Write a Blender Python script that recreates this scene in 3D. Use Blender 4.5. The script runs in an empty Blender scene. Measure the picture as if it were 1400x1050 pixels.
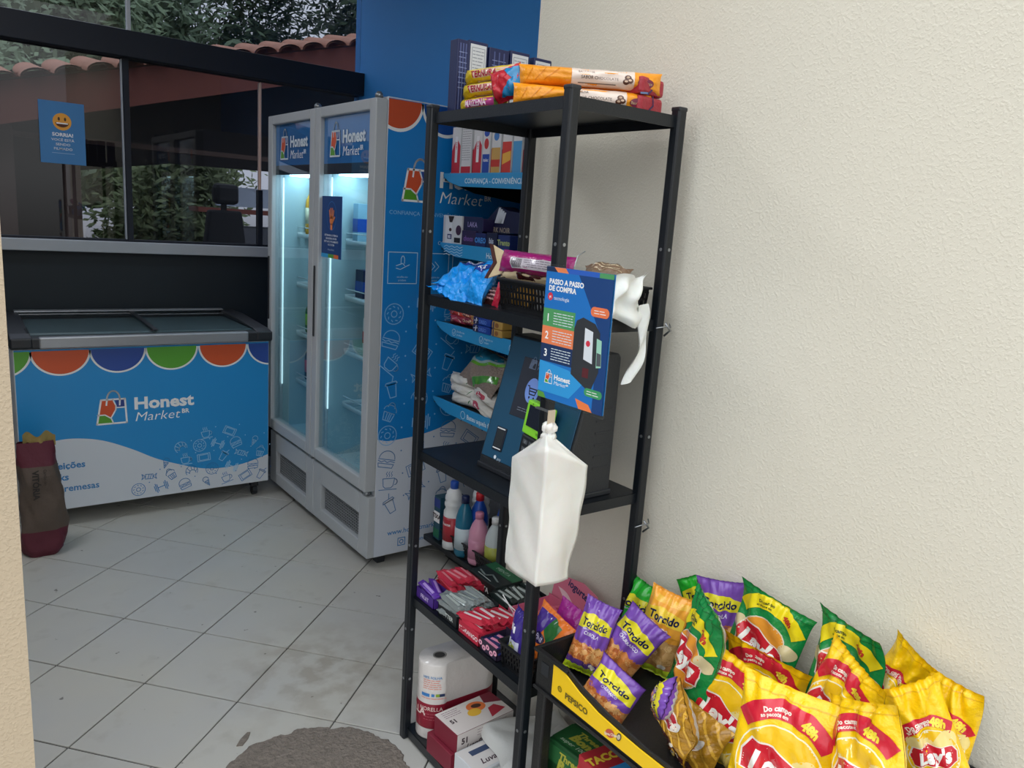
import bpy, bmesh, math, random
from mathutils import Vector, Matrix, Euler
from mathutils.geometry import tessellate_polygon
random.seed(7)
S = bpy.context.scene
COL = S.collection
PI = math.pi

# ------------------------------------------------------------ camera
F_PX, PITCH, YAW, ROLL, CAM_H = 1066.04, 0.205015, 0.652847, -0.0693100, 1.54
cd = bpy.data.cameras.new('camera'); cam = bpy.data.objects.new('camera', cd); COL.objects.link(cam)
fwd = Vector((math.sin(YAW)*math.cos(PITCH), math.cos(YAW)*math.cos(PITCH), -math.sin(PITCH)))
rt = Vector((math.cos(YAW), -math.sin(YAW), 0)); dn = fwd.cross(rt)
r2 = math.cos(ROLL)*rt + math.sin(ROLL)*dn; d2 = -math.sin(ROLL)*rt + math.cos(ROLL)*dn
cam.matrix_world = Matrix((( r2.x, -d2.x, -fwd.x, 0), (r2.y, -d2.y, -fwd.y, 0), (r2.z, -d2.z, -fwd.z, CAM_H), (0, 0, 0, 1)))
cd.sensor_width = 36; cd.lens = 36*F_PX/1400; cd.clip_start = 0.02; cd.clip_end = 200
S.camera = cam

# ------------------------------------------------------------ world, light, exposure
W = bpy.data.worlds.new('world'); S.world = W; W.use_nodes = True
nt = W.node_tree; nt.nodes.clear()
wo = nt.nodes.new('ShaderNodeOutputWorld'); bg = nt.nodes.new('ShaderNodeBackground')
# overcast sky: brighter towards the zenith, dull below the horizon
tcw = nt.nodes.new('ShaderNodeTexCoord'); sx_ = nt.nodes.new('ShaderNodeSeparateXYZ'); cr = nt.nodes.new('ShaderNodeValToRGB')
nt.links.new(tcw.outputs['Generated'], sx_.inputs[0]); mr_ = nt.nodes.new('ShaderNodeMapRange'); mr_.inputs[1].default_value = -1; mr_.inputs[2].default_value = 1
nt.links.new(sx_.outputs['Z'], mr_.inputs[0]); nt.links.new(mr_.outputs[0], cr.inputs[0])
els = cr.color_ramp.elements; els[0].position = .47; els[0].color = (.16, .155, .15, 1); els[1].position = 1.0; els[1].color = (.93, .97, 1.0, 1)
e_ = els.new(.51); e_.color = (.42, .43, .44, 1)
nt.links.new(cr.outputs[0], bg.inputs[0]); bg.inputs[1].default_value = 2.5
nt.links.new(bg.outputs[0], wo.inputs[0])
vs = S.view_settings; vs.view_transform = 'Standard'; vs.look = 'None'; vs.gamma = 1; vs.use_curve_mapping = False
vs.exposure = 0.25

def lamp(name, loc, rot, size, power, color=(1, 1, 1)):
    l = bpy.data.lights.new(name, 'AREA'); l.shape = 'RECTANGLE'; l.size, l.size_y = size; l.energy = power; l.color = color
    o = bpy.data.objects.new(name, l); o.location = loc; o.rotation_euler = rot; COL.objects.link(o); return o

# ------------------------------------------------------------ materials
def lin(c):
    if isinstance(c, str):
        c = tuple(int(c[i:i+2], 16)/255 for i in (0, 2, 4))
    return tuple((v/12.92 if v <= .04045 else ((v+.055)/1.055)**2.4) for v in c)
MATS = {}
def mat(name, c, rough=.5, metal=0, bump=0, bscale=60, vary=.06, vscale=8, spec=.5, coat=0, emit=0, noise_detail=3):
    if name in MATS: return MATS[name]
    m = bpy.data.materials.new(name); m.use_nodes = True; n = m.node_tree; b = n.nodes['Principled BSDF']
    col = lin(c)
    b.inputs['Roughness'].default_value = rough; b.inputs['Metallic'].default_value = metal
    b.inputs['Specular IOR Level'].default_value = spec; b.inputs['Coat Weight'].default_value = coat
    tc = n.nodes.new('ShaderNodeTexCoord')
    no = n.nodes.new('ShaderNodeTexNoise'); no.inputs['Scale'].default_value = vscale; no.inputs['Detail'].default_value = 4
    n.links.new(tc.outputs['Object'], no.inputs['Vector'])
    mx = n.nodes.new('ShaderNodeMix'); mx.data_type = 'RGBA'
    mx.inputs[6].default_value = (*[v*(1-vary) for v in col], 1); mx.inputs[7].default_value = (*[min(1, v*(1+vary)) for v in col], 1)
    n.links.new(no.outputs['Fac'], mx.inputs[0]); n.links.new(mx.outputs[2], b.inputs['Base Color'])
    if emit:
        b.inputs['Emission Color'].default_value = (*col, 1); b.inputs['Emission Strength'].default_value = emit
    if bump:
        nb = n.nodes.new('ShaderNodeTexNoise'); nb.inputs['Scale'].default_value = bscale; nb.inputs['Detail'].default_value = noise_detail
        n.links.new(tc.outputs['Object'], nb.inputs['Vector'])
        bp = n.nodes.new('ShaderNodeBump'); bp.inputs['Strength'].default_value = bump; bp.inputs['Distance'].default_value = .01
        n.links.new(nb.outputs['Fac'], bp.inputs['Height']); n.links.new(bp.outputs[0], b.inputs['Normal'])
    MATS[name] = m; return m
def ink(name, rough=.4, bump=0, spec=.5, coat=0):
    """flat print: the colour of each printed shape is kept in the mesh's colour attribute"""
    if name in MATS: return MATS[name]
    m = mat(name, 'ffffff', rough, 0, bump, 45, 0, spec=spec, coat=coat); n = m.node_tree; b = n.nodes['Principled BSDF']
    a = n.nodes.new('ShaderNodeAttribute'); a.attribute_name = 'Col'
    n.links.new(a.outputs['Color'], b.inputs['Base Color']); return m
def glass(name, tint, gloss=.08, rough=0.0):
    if name in MATS: return MATS[name]
    m = bpy.data.materials.new(name); m.use_nodes = True; n = m.node_tree; n.nodes.clear()
    o = n.nodes.new('ShaderNodeOutputMaterial'); t = n.nodes.new('ShaderNodeBsdfTransparent'); g = n.nodes.new('ShaderNodeBsdfGlossy')
    t.inputs[0].default_value = (*tint, 1); g.inputs['Roughness'].default_value = rough
    f = n.nodes.new('ShaderNodeFresnel'); f.inputs[0].default_value = 1.5; mx = n.nodes.new('ShaderNodeMixShader')
    ad = n.nodes.new('ShaderNodeMath'); ad.operation = 'ADD'; ad.inputs[1].default_value = gloss
    gm = n.nodes.new('ShaderNodeNewGeometry'); inv = n.nodes.new('ShaderNodeMath'); inv.operation = 'SUBTRACT'; inv.inputs[0].default_value = 1; n.links.new(gm.outputs['Backfacing'], inv.inputs[1])
    mu = n.nodes.new('ShaderNodeMath'); mu.operation = 'MULTIPLY'; n.links.new(ad.outputs[0], mu.inputs[0]); n.links.new(inv.outputs[0], mu.inputs[1])   # reflect at the outer face only
    n.links.new(f.outputs[0], ad.inputs[0]); n.links.new(mu.outputs[0], mx.inputs[0])
    n.links.new(t.outputs[0], mx.inputs[1]); n.links.new(g.outputs[0], mx.inputs[2]); n.links.new(mx.outputs[0], o.inputs[0])
    MATS[name] = m; return m

# ------------------------------------------------------------ objects
def thing(name, label, cat, loc=(0, 0, 0), rot=0, group=None):
    o = bpy.data.objects.new(name, None); COL.objects.link(o); o.location = loc
    o.rotation_euler = rot if isinstance(rot, (tuple, Euler)) else (0, 0, rot)
    o.empty_display_size = .05
    return tag(o, label, cat, group)
def tag(o, label=None, cat=None, group=None, kind=None):
    if label: o['label'] = label
    if cat: o['category'] = cat
    if group: o['group'] = group
    if kind: o['kind'] = kind
    return o
class MB:
    def __init__(s): s.v = []; s.f = []; s.m = []; s.cm = 0
    def vert(s, p): s.v.append(tuple(p)); return len(s.v)-1
    def face(s, idx): s.f.append(idx); s.m.append(s.cm)
    def box(s, x0, x1, y0, y1, z0, z1, M=None):
        P = [Vector((x, y, z)) for z in (z0, z1) for y in (y0, y1) for x in (x0, x1)]
        if M is not None: P = [M @ p for p in P]
        b = len(s.v); s.v += [tuple(p) for p in P]
        for q in ((0, 2, 3, 1), (4, 5, 7, 6), (0, 1, 5, 4), (2, 6, 7, 3), (0, 4, 6, 2), (1, 3, 7, 5)): s.face([b+i for i in q])
        return s
    def tube(s, pts, r, n=8, cap=True, radii=None):
        pts = [Vector(p) for p in pts]; b0 = len(s.v); up = Vector((0, 0, 1))
        for i, p in enumerate(pts):
            d = (pts[min(i+1, len(pts)-1)]-pts[max(i-1, 0)]).normalized()
            a = d.cross(up); a = a if a.length > .05 else d.cross(Vector((0, 1, 0))); a.normalize(); c = d.cross(a)
            rr = radii[i] if radii else r
            for k in range(n):
                t = 2*PI*k/n; s.v.append(tuple(p+rr*(math.cos(t)*a+math.sin(t)*c)))
        for i in range(len(pts)-1):
            for k in range(n):
                s.face([b0+i*n+k, b0+i*n+(k+1) % n, b0+(i+1)*n+(k+1) % n, b0+(i+1)*n+k])
        if cap:
            s.face([b0+k for k in range(n)][::-1]); s.face([b0+(len(pts)-1)*n+k for k in range(n)])
        return s
    def lathe(s, prof, c=(0, 0, 0), n=20, sx=1, sy=1):
        """prof: list of (radius, z)"""
        b0 = len(s.v)
        for r, z in prof:
            for k in range(n):
                t = 2*PI*k/n; s.v.append((c[0]+r*math.cos(t)*sx, c[1]+r*math.sin(t)*sy, c[2]+z))
        for i in range(len(prof)-1):
            for k in range(n):
                s.face([b0+i*n+k, b0+i*n+(k+1) % n, b0+(i+1)*n+(k+1) % n, b0+(i+1)*n+k])
        s.face([b0+k for k in range(n)][::-1]); s.face([b0+(len(prof)-1)*n+k for k in range(n)]); return s
    def prism(s, pts, f0, f1):
        """pts 2D outline, f0/f1 map (a, b) to 3D at either end"""
        n = len(pts); b = len(s.v); s.v += [tuple(f0(*p)) for p in pts]+[tuple(f1(*p)) for p in pts]
        s.face([b+i for i in range(n)][::-1]); s.face([b+n+i for i in range(n)])
        for i in range(n): s.face([b+i, b+(i+1) % n, b+n+(i+1) % n, b+n+i])
        return s
    def grid(s, fn, nu, nv, flip=False):
        b = len(s.v)
        for j in range(nv+1):
            for i in range(nu+1): s.v.append(tuple(fn(i/nu, j/nv)))
        for j in range(nv):
            for i in range(nu):
                q = [b+j*(nu+1)+i, b+j*(nu+1)+i+1, b+(j+1)*(nu+1)+i+1, b+(j+1)*(nu+1)+i]
                s.face(q[::-1] if flip else q)
        return s
    def build(s, name, mats, parent=None, smooth=False, bevel=0, seg=2, weld=False):
        me = bpy.data.meshes.new(name); me.from_pydata(s.v, [], s.f)
        mats = mats if isinstance(mats, (list, tuple)) else [mats]
        for m in mats: me.materials.append(m)
        if len(mats) > 1: me.polygons.foreach_set('material_index', s.m)
        bm = bmesh.new(); bm.from_mesh(me)
        if weld: bmesh.ops.remove_doubles(bm, verts=bm.verts, dist=1e-5)
        bmesh.ops.recalc_face_normals(bm, faces=bm.faces)
        if bevel:
            bmesh.ops.bevel(bm, geom=list(bm.edges), offset=bevel, segments=seg, affect='EDGES', profile=.5, clamp_overlap=True)
        bm.to_mesh(me); bm.free()
        if smooth: me.polygons.foreach_set('use_smooth', [True]*len(me.polygons))
        me.update()
        o = bpy.data.objects.new(name, me); COL.objects.link(o)
        if parent: o.parent = parent
        if smooth == 'auto':
            pass
        return o
def bx(name, x0, x1, y0, y1, z0, z1, m, parent=None, bevel=0, seg=2):
    return MB().box(x0, x1, y0, y1, z0, z1).build(name, m, parent, bevel=bevel, seg=seg)
def struct(o): o['kind'] = 'structure'; return o
def copytree(o, parent=None):
    c = o.copy(); COL.objects.link(c); c.parent = parent
    for ch in o.children: copytree(ch, c)
    return c

# ------------------------------------------------------------ flat print (drawn as thin shapes laid on a surface)
TXT = {}
def text_mesh(s, bold):
    k = (s, bold)
    if k not in TXT:
        cu = bpy.data.curves.new('t', 'FONT'); cu.body = s; cu.size = 1; cu.resolution_u = 2; cu.offset = bold; cu.dimensions = '2D'; cu.fill_mode = 'FRONT'
        ob = bpy.data.objects.new('t', cu); me = bpy.data.meshes.new_from_object(ob)
        vs_ = [(v.co.x, v.co.y) for v in me.vertices]; fs = [tuple(p.vertices) for p in me.polygons]
        bpy.data.objects.remove(ob); bpy.data.curves.remove(cu); bpy.data.meshes.remove(me)
        w0, w1 = (min(v[0] for v in vs_), max(v[0] for v in vs_)) if vs_ else (0, 0)
        TXT[k] = (vs_, fs, w0, w1)
    return TXT[k]
class Art:
    def __init__(s): s.it = []
    def raw(s, v, f, c, l): s.it.append((v, f, lin(c), l)); return s
    def poly(s, pts, c, l=1):
        t = tessellate_polygon([[Vector((p[0], p[1], 0)) for p in pts]]); return s.raw([tuple(p[:2]) for p in pts], [tuple(x) for x in t], c, l)
    def rect(s, x0, y0, x1, y1, c, l=1): return s.raw([(x0, y0), (x1, y0), (x1, y1), (x0, y1)], [(0, 1, 2, 3)], c, l)
    def ell(s, cx, cy, rx, ry, c, l=1, rot=0, n=28, a0=0, a1=2*PI):
        full = abs(a1-a0-2*PI) < 1e-6; m = n if full else n+1; ca, sa = math.cos(rot), math.sin(rot); P = []
        for i in range(m):
            t = a0+(a1-a0)*i/n; x, y = rx*math.cos(t), ry*math.sin(t); P.append((cx+x*ca-y*sa, cy+x*sa+y*ca))
        return s.raw(P, [tuple(range(m))], c, l)
    def stroke(s, pts, w, c, l=1, closed=False):
        P = list(pts)+([pts[0]] if closed else [])
        for a, b in zip(P, P[1:]):
            dx, dy = b[0]-a[0], b[1]-a[1]; L = math.hypot(dx, dy) or 1; ux, uy = dx/L*w/2, dy/L*w/2
            s.raw([(a[0]-ux*.6+uy, a[1]-uy*.6-ux), (b[0]+ux*.6+uy, b[1]+uy*.6-ux), (b[0]+ux*.6-uy, b[1]+uy*.6+ux), (a[0]-ux*.6-uy, a[1]-uy*.6+ux)], [(0, 1, 2, 3)], c, l)
        return s
    def ring(s, cx, cy, r, w, c, l=1, n=24, a0=0, a1=2*PI, ry=None):
        ry = ry or r; return s.stroke([(cx+r*math.cos(a0+(a1-a0)*i/n), cy+ry*math.sin(a0+(a1-a0)*i/n)) for i in range(n+1)], w, c, l)
    def text(s, t, x, y, size, c, l=3, bold=0, ital=0, rot=0, align='c', sx=1, arc=0):
        v, f, w0, w1 = text_mesh(t, bold); off = {'c': (w0+w1)/2, 'l': w0, 'r': w1}[align]; k = size/.72; ca, sa = math.cos(rot), math.sin(rot); P = []
        for a, b in v:
            X = (a-off)*k*sx+ital*b*k; Y = b*k - size/2
            if arc: t_ = X/arc; R = arc+Y; X, Y = R*math.sin(t_), R*math.cos(t_)-arc
            P.append((x+X*ca-Y*sa, y+X*sa+Y*ca))
        return s.raw(P, f, c, l)
    def add(s, o, dx=0, dy=0, k=1, rot=0, ky=None, dl=0):
        ky = ky or k; ca, sa = math.cos(rot), math.sin(rot)
        for v, f, c, l in o.it: s.it.append(([(dx+x*k*ca-y*ky*sa, dy+x*k*sa+y*ky*ca) for x, y in v], f, c, l+dl))
        return s
    def clip(s, x0, y0, x1, y1):
        out = []
        for v, f, c, l in s.it:
            xs = [p[0] for p in v]; ys = [p[1] for p in v]
            if not v or max(xs) <= x0 or min(xs) >= x1 or max(ys) <= y0 or min(ys) >= y1: continue
            if min(xs) >= x0 and max(xs) <= x1 and min(ys) >= y0 and max(ys) <= y1: out.append((v, f, c, l)); continue
            V, Fc = [], []
            for q in f:
                P = [v[i] for i in q]
                for ax, lim, sg in ((0, x0, 1), (0, x1, -1), (1, y0, 1), (1, y1, -1)):
                    Q = []
                    for i in range(len(P)):
                        a, b = P[i-1], P[i]; da, db = (a[ax]-lim)*sg, (b[ax]-lim)*sg
                        if (da >= 0) != (db >= 0):
                            t = da/(da-db); Q.append((a[0]+(b[0]-a[0])*t, a[1]+(b[1]-a[1])*t))
                        if db >= 0: Q.append(b)
                    P = Q
                    if len(P) < 3: break
                if len(P) >= 3: Fc.append(tuple(range(len(V), len(V)+len(P)))); V += P
            if Fc: out.append((V, Fc, c, l))
        s.it = out; return s
    def cut(s, cell):
        """return (verts(x, y, layer), faces, colours) with every face cut to a grid of the given cell size"""
        bm = bmesh.new(); L = bm.faces.layers.int.new('i'); cols = []
        for k, (v, f, c, l) in enumerate(s.it):
            V = [bm.verts.new((x, y, l)) for x, y in v]; cols.append(c)
            for q in f:
                try: fc = bm.faces.new([V[i] for i in q]); fc[L] = k
                except ValueError: pass
        if cell:
            xs = [x.co.x for x in bm.verts]; ys = [x.co.y for x in bm.verts]
            for ax, lo, hi in ((0, min(xs), max(xs)), (1, min(ys), max(ys))):
                k = math.ceil(lo/cell)
                while k*cell < hi:
                    co = [0, 0, 0]; no = [0, 0, 0]; co[ax] = k*cell; no[ax] = 1
                    bmesh.ops.bisect_plane(bm, geom=bm.verts[:]+bm.edges[:]+bm.faces[:], plane_co=co, plane_no=no); k += 1
        bm.verts.index_update()
        r = ([tuple(v.co) for v in bm.verts], [[v.index for v in f.verts] for f in bm.faces], [cols[f[L]] for f in bm.faces]); bm.free(); return r
    def build(s, name, parent, fmap, m, cell=None, pre=None, smooth=False):
        V, Fc, Cc = pre or s.cut(cell)
        me = bpy.data.meshes.new(name); me.from_pydata([tuple(fmap(*v)) for v in V], [], Fc); me.materials.append(m)
        at = me.color_attributes.new('Col', 'FLOAT_COLOR', 'CORNER'); d = []
        for f, c in zip(Fc, Cc): d += [c[0], c[1], c[2], 1.0]*len(f)
        at.data.foreach_set('color', d)
        if smooth: me.polygons.foreach_set('use_smooth', [True]*len(me.polygons))
        o = bpy.data.objects.new(name, me); COL.objects.link(o); o.parent = parent; return o
def plane(o, ex, ey, off=.0005, dl=.00025):
    o, ex, ey = Vector(o), Vector(ex), Vector(ey); n = ex.cross(ey).normalized()
    return lambda x, y, l: o+ex*x+ey*y+n*(off+dl*l)

# shop logo: 1 unit = height of the bag mark
def logo(sub='ffffff', words=True, bolder=.02):
    a = Art(); w = 'f4f4f4'
    out = [(-.44, -.5), (.44, -.5), (.4, .3), (-.3, .3)]
    a.poly([(-.44, -.5), (.02, -.5), (-.06, -.3), (-.2, -.2), (-.41, -.2)], '5aa02c', 1)
    a.poly([(-.40, -.2), (-.2, -.2), (-.04, -.3), (.06, -.14), (.12, .0), (.1, .15), (.02, .3), (-.3, .3)], 'd8542a', 1)
    a.poly([(.16, .02), (.4, .02), (.4, .3), (.1, .3)], '27408b', 1)
    a.stroke(out, .055, w, 2, True)
    a.ring(.06, .3, .19, .05, w, 2, 14, 0, PI, .28); a.stroke([(-.13, .3), (-.15, .12)], .05, w, 2); a.stroke([(.25, .3), (.24, .1)], .05, w, 2)
    a.stroke([(-.42, -.2), (-.2, -.2), (-.02, -.33), (.04, -.5)], .04, w, 2); a.stroke([(-.02, -.3), (.12, -.05), (.13, .08), (.04, .3)], .04, w, 2); a.stroke([(.13, .02), (.4, .02)], .04, w, 2)
    if words:
        a.text('Honest', .68, .12, .4, w, 2, bolder+.015, 0, 0, 'l', 1.14); a.text('Market', .70, -.34, .32, sub, 2, -.008, .25, 0, 'l', 1.1); a.text('BR', 2.16, -.27, .15, w, 2, .03, 0, 0, 'l')
    return a
LOGO = logo(); MARK = logo(words=False)
def icons(c, w=.07):
    I = []
    def new(): a = Art(); I.append(a); return a
    a = new(); a.ring(0, 0, .9, w, c, 1); a.ring(0, 0, .28, w, c, 1, 12)
    for k in range(9): t = k*.7; a.stroke([(.58*math.cos(t), .58*math.sin(t)), (.68*math.cos(t+.25), .68*math.sin(t+.25))], w, c)
    a = new(); a.stroke([(-.5, -.35), (.5, -.35), (.5, .35), (-.5, .35)], w, c, 1, True); a.stroke([(-.5, 0), (-1, .4), (-.85, 0), (-1, -.4), (-.5, 0)], w, c); a.stroke([(.5, 0), (1, .4), (.85, 0), (1, -.4), (.5, 0)], w, c); a.stroke([(-.2, -.35), (0, .35)], w, c); a.stroke([(.1, -.35), (.3, .35)], w, c)
    a = new(); a.stroke([(-.6, .3), (-.5, -.4), (-.3, -.6), (.3, -.6), (.5, -.4), (.6, .3)], w, c, 1, True); a.ring(.62, -.05, .28, w, c, 1, 10, -1.4, 1.4); a.stroke([(-.9, -.75), (.9, -.75)], w, c)
    for q in (-.25, 0, .25): a.stroke([(q, .45), (q+.08, .6), (q-.05, .75), (q+.05, .95)], w*.8, c)
    a = new(); a.stroke([(-.45, 0), (.45, 0)], w*1.4, c)
    for sg in (-1, 1):
        for q, h in ((.5, .55), (.7, .7), (.9, .4)): a.stroke([(sg*q, -h), (sg*q, h)], w*1.3, c)
    a = new(); a.stroke([(-.55, -.1), (-.4, -.85), (.4, -.85), (.55, -.1)], w, c, 1, True); a.ring(0, .1, .65, w, c, 1, 14, 0, PI, .5); a.ring(0, .4, .35, w, c, 1, 12, 0, PI, .45)
    for q in (-.2, .05, .25): a.stroke([(q, -.1), (q*.8, -.85)], w, c)
    a = new(); a.stroke([(-.9, -.55), (.9, -.55), (.9, .55), (-.9, .55)], w, c, 1, True); a.stroke([(-.65, -.4), (.65, -.4), (.65, .4), (-.65, .4)], w, c, 1, True)
    a = new(); a.ring(0, .05, .8, w, c, 1, 14, 0, PI, .7); a.stroke([(-.85, -.05), (.85, -.05)], w, c); a.stroke([(-.85, -.2), (-.5, -.32), (-.2, -.18), (.1, -.32), (.4, -.18), (.85, -.25)], w, c); a.stroke([(-.8, -.45), (-.7, -.8), (.7, -.8), (.8, -.45)], w, c, 1, True)
    a = new(); a.ring(0, 0, .85, w, c, 1, 16, -.6, 3.6); a.ring(.08, -.3, .45, w, c, 1, 14, -.2, 3.2)
    for t in (.2, .9, 1.6, 2.3, 3.0): a.stroke([(.85*math.cos(t), .85*math.sin(t)), (.08+.45*math.cos(t), -.3+.45*math.sin(t))], w, c)
    a = new(); a.stroke([(-.45, .3), (-.3, -.9), (.3, -.9), (.45, .3)], w, c, 1, True); a.stroke([(-.6, .3), (.6, .3), (.5, .5), (-.5, .5)], w, c, 1, True); a.stroke([(.1, .5), (.3, 1.0)], w, c)
    a = new(); a.stroke([(-.35, -.1), (0, -1), (.35, -.1)], w, c, 1, True); a.ring(0, .15, .42, w, c, 1, 14, -.3, PI+.3); a.stroke([(-.2, -.1), (.1, -.7)], w, c); a.stroke([(.2, -.1), (-.1, -.7)], w, c)
    return I
def smooth_pts(P, n=6):
    out = []
    for i in range(len(P)-1):
        p0, p1, p2, p3 = P[max(i-1, 0)], P[i], P[i+1], P[min(i+2, len(P)-1)]
        for k in range(n):
            t = k/n; out.append(tuple(.5*((2*p1[j])+(-p0[j]+p2[j])*t+(2*p0[j]-5*p1[j]+4*p2[j]-p3[j])*t*t+(-p0[j]+3*p1[j]-3*p2[j]+p3[j])*t**3) for j in (0, 1)))
    return out+[tuple(P[-1])]

PRINT = ink('printed_film', .35); VINYL = ink('vinyl_print', .38, spec=.5)
GLOSSPRINT = ink('glossy_film_print', .16, .14, .5, .25); CARD = ink('card_print', .6)

# ============================================================ the setting
def plaster(name, c, strength, scale):
    m = mat(name, c, .85, bump=0, vary=.03, vscale=1.5, spec=.25); n = m.node_tree; b = n.nodes['Principled BSDF']; tc = n.nodes['Texture Coordinate']
    v = n.nodes.new('ShaderNodeTexNoise'); v.inputs['Scale'].default_value = scale; v.inputs['Detail'].default_value = 3; v.inputs['Roughness'].default_value = .55; v.inputs['Distortion'].default_value = .25
    n.links.new(tc.outputs['Object'], v.inputs['Vector'])
    r = n.nodes.new('ShaderNodeMapRange'); r.inputs[1].default_value = .48; r.inputs[2].default_value = .62; n.links.new(v.outputs['Fac'], r.inputs[0])
    bp = n.nodes.new('ShaderNodeBump'); bp.inputs['Strength'].default_value = strength; bp.inputs['Distance'].default_value = .003
    n.links.new(r.outputs[0], bp.inputs['Height']); n.links.new(bp.outputs[0], b.inputs['Normal']); return m
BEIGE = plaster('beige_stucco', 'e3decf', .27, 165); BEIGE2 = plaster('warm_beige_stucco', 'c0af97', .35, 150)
BLUEW = mat('blue_wall_paint', '3c98e8', .6, bump=.05, bscale=40, vary=.02)
DARKW = mat('dark_blue_panel', '0a1820', .55, vary=.05); DARKB = mat('dark_beam_paint', '081120', .6, vary=.1)
SILL = mat('light_grey_sill', 'a9adb2', .5); WHITEF = mat('white_window_frame', 'c9ccd0', .4); PINKLIT = mat('pink_lit_bead', 'd8b6a6', .4)  # the pink light on the last bead is put into its colour
CEIL = mat('white_ceiling_paint', 'd8d8d4', .9); GROUT = mat('dark_grout', '4a4947', .9, bump=.3, bscale=200)

struct(bx('floor', -2.2, 2.5, -1.2, 4.9, -.06, -.004, GROUT))
struct(bx('added_ground', -14, 14, -16, -1.2, -.1, -.03, mat('added_ground_grey', '7c7872', .9, vary=.2, vscale=1)))  # unseen ground, added to darken reflections and cut light from below
struct(bx('added_ground_side', -14, -2.2, -1.2, 4.9, -.1, -.03, mat('added_ground_grey', '7c7872', .9)))  # side part of the same unseen, added ground
struct(bx('wall_right', 1.45, 2.5, -1.2, 1.885, 0, 3.05, BEIGE))
struct(bx('wall_right_rear', 2.26, 2.5, 1.885, 4.8, 0, 3.05, BLUEW))
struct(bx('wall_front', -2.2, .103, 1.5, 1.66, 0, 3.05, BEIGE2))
struct(bx('wall_left', -2.2, -2.05, 1.66, 4.8, 0, 3.05, BEIGE))
struct(bx('wall_back', -2.05, 2.26, 4.7, 4.8, 0, 1.232, DARKW))
struct(bx('trim_1', -2.05, 2.26, 4.64, 4.8, 1.232, 1.29, SILL, bevel=.004))
struct(bx('trim_2', -2.05, 2.26, 4.66, 4.8, 2.237, 2.368, DARKB, bevel=.004))
struct(bx('ceiling', -2.2, 2.5, 1.5, 4.8, 3.05, 3.15, CEIL))
# unseen ceiling light, added to brighten the small shop room from above
t = thing('added_ceiling_light', 'unseen white square LED ceiling light added to brighten the shop floor', 'ceiling light', (-.3, 3.2, 3.05))
bx('light_frame', -.3, .3, -.3, .3, -.04, 0, WHITEF, t, .005); bx('light_diffuser', -.27, .27, -.27, .27, -.045, -.039, mat('lit_diffuser', 'f4f7ff', .5, emit=17.0), t)
t['label'] = 'unseen white square LED ceiling light added to brighten the shop floor'
# floor tiles: laid diagonally
def tile_material():
    m = mat('grey_ceramic_tile', 'bab9b4', .42, vary=0, spec=.4); n = m.node_tree; b = n.nodes['Principled BSDF']
    g = n.nodes.new('ShaderNodeNewGeometry')
    def noise(sc, det, lo, hi):
        q = n.nodes.new('ShaderNodeTexNoise'); q.inputs['Scale'].default_value = sc; q.inputs['Detail'].default_value = det; n.links.new(g.outputs['Position'], q.inputs['Vector'])
        r = n.nodes.new('ShaderNodeMapRange'); r.inputs[1].default_value = lo; r.inputs[2].default_value = hi; n.links.new(q.outputs['Fac'], r.inputs[0]); return r
    def mix(a, col, f, k):
        x = n.nodes.new('ShaderNodeMix'); x.data_type = 'RGBA'; x.inputs[7].default_value = (*lin(col), 1)
        mu = n.nodes.new('ShaderNodeMath'); mu.operation = 'MULTIPLY'; mu.inputs[1].default_value = k; n.links.new(f.outputs[0], mu.inputs[0]); n.links.new(mu.outputs[0], x.inputs[0])
        if a is None: x.inputs[6].default_value = (*lin('bab9b4'), 1)
        else: n.links.new(a.outputs[2], x.inputs[6])
        return x
    a = mix(None, 'c4bfae', noise(2.2, 3, .4, .65), .4)
    a = mix(a, '8f897b', noise(9, 5, .6, .75), .3); a = mix(a, '5a5750', noise(26, 2, .73, .76), .8)
    # worn brownish stain near the rack
    sp = n.nodes.new('ShaderNodeVectorMath'); sp.operation = 'DISTANCE'; sp.inputs[1].default_value = (1.0, 2.25, 0); n.links.new(g.outputs['Position'], sp.inputs[0])
    r = n.nodes.new('ShaderNodeMapRange'); r.inputs[1].default_value = .42; r.inputs[2].default_value = .05; n.links.new(sp.outputs['Value'], r.inputs[0])
    q = noise(13, 4, .42, .6); mu = n.nodes.new('ShaderNodeMath'); mu.operation = 'MULTIPLY'; n.links.new(r.outputs[0], mu.inputs[0]); n.links.new(q.outputs[0], mu.inputs[1])
    a = mix(a, '8e8170', mu, .5)
    n.links.new(a.outputs[2], b.inputs['Base Color'])
    rr = noise(6, 4, .3, .7); n.links.new(rr.outputs[0], b.inputs['Roughness']); mr = rr; mr.inputs[3].default_value = .3; mr.inputs[4].default_value = .55
    return m
TILE = tile_material(); TS, TA, TO = .3291, -.845292, Vector((.4821, 2.4736, 0))
floor = bpy.data.objects['floor']; e1 = Vector((math.cos(TA), math.sin(TA), 0)); e2 = Vector((-math.sin(TA), math.cos(TA), 0)); first = None
for i in range(-14, 14):
    for j in range(-14, 14):
        c = TO+e1*TS*(i+.5)+e2*TS*(j+.5)
        if not (-.75 < c.x < 2.1 and .25 < c.y < 4.55): continue
        if c.x > 1.33 and c.y < 2.05: continue
        if first is None:
            first = bx('floor_tile', -TS/2+.0024, TS/2-.0024, -TS/2+.0024, TS/2-.0024, -.01, 0, TILE, floor, .0012, 1); o = first
        else:
            o = first.copy(); COL.objects.link(o)
        o.location = c; o.rotation_euler = (0, 0, TA)
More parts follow.
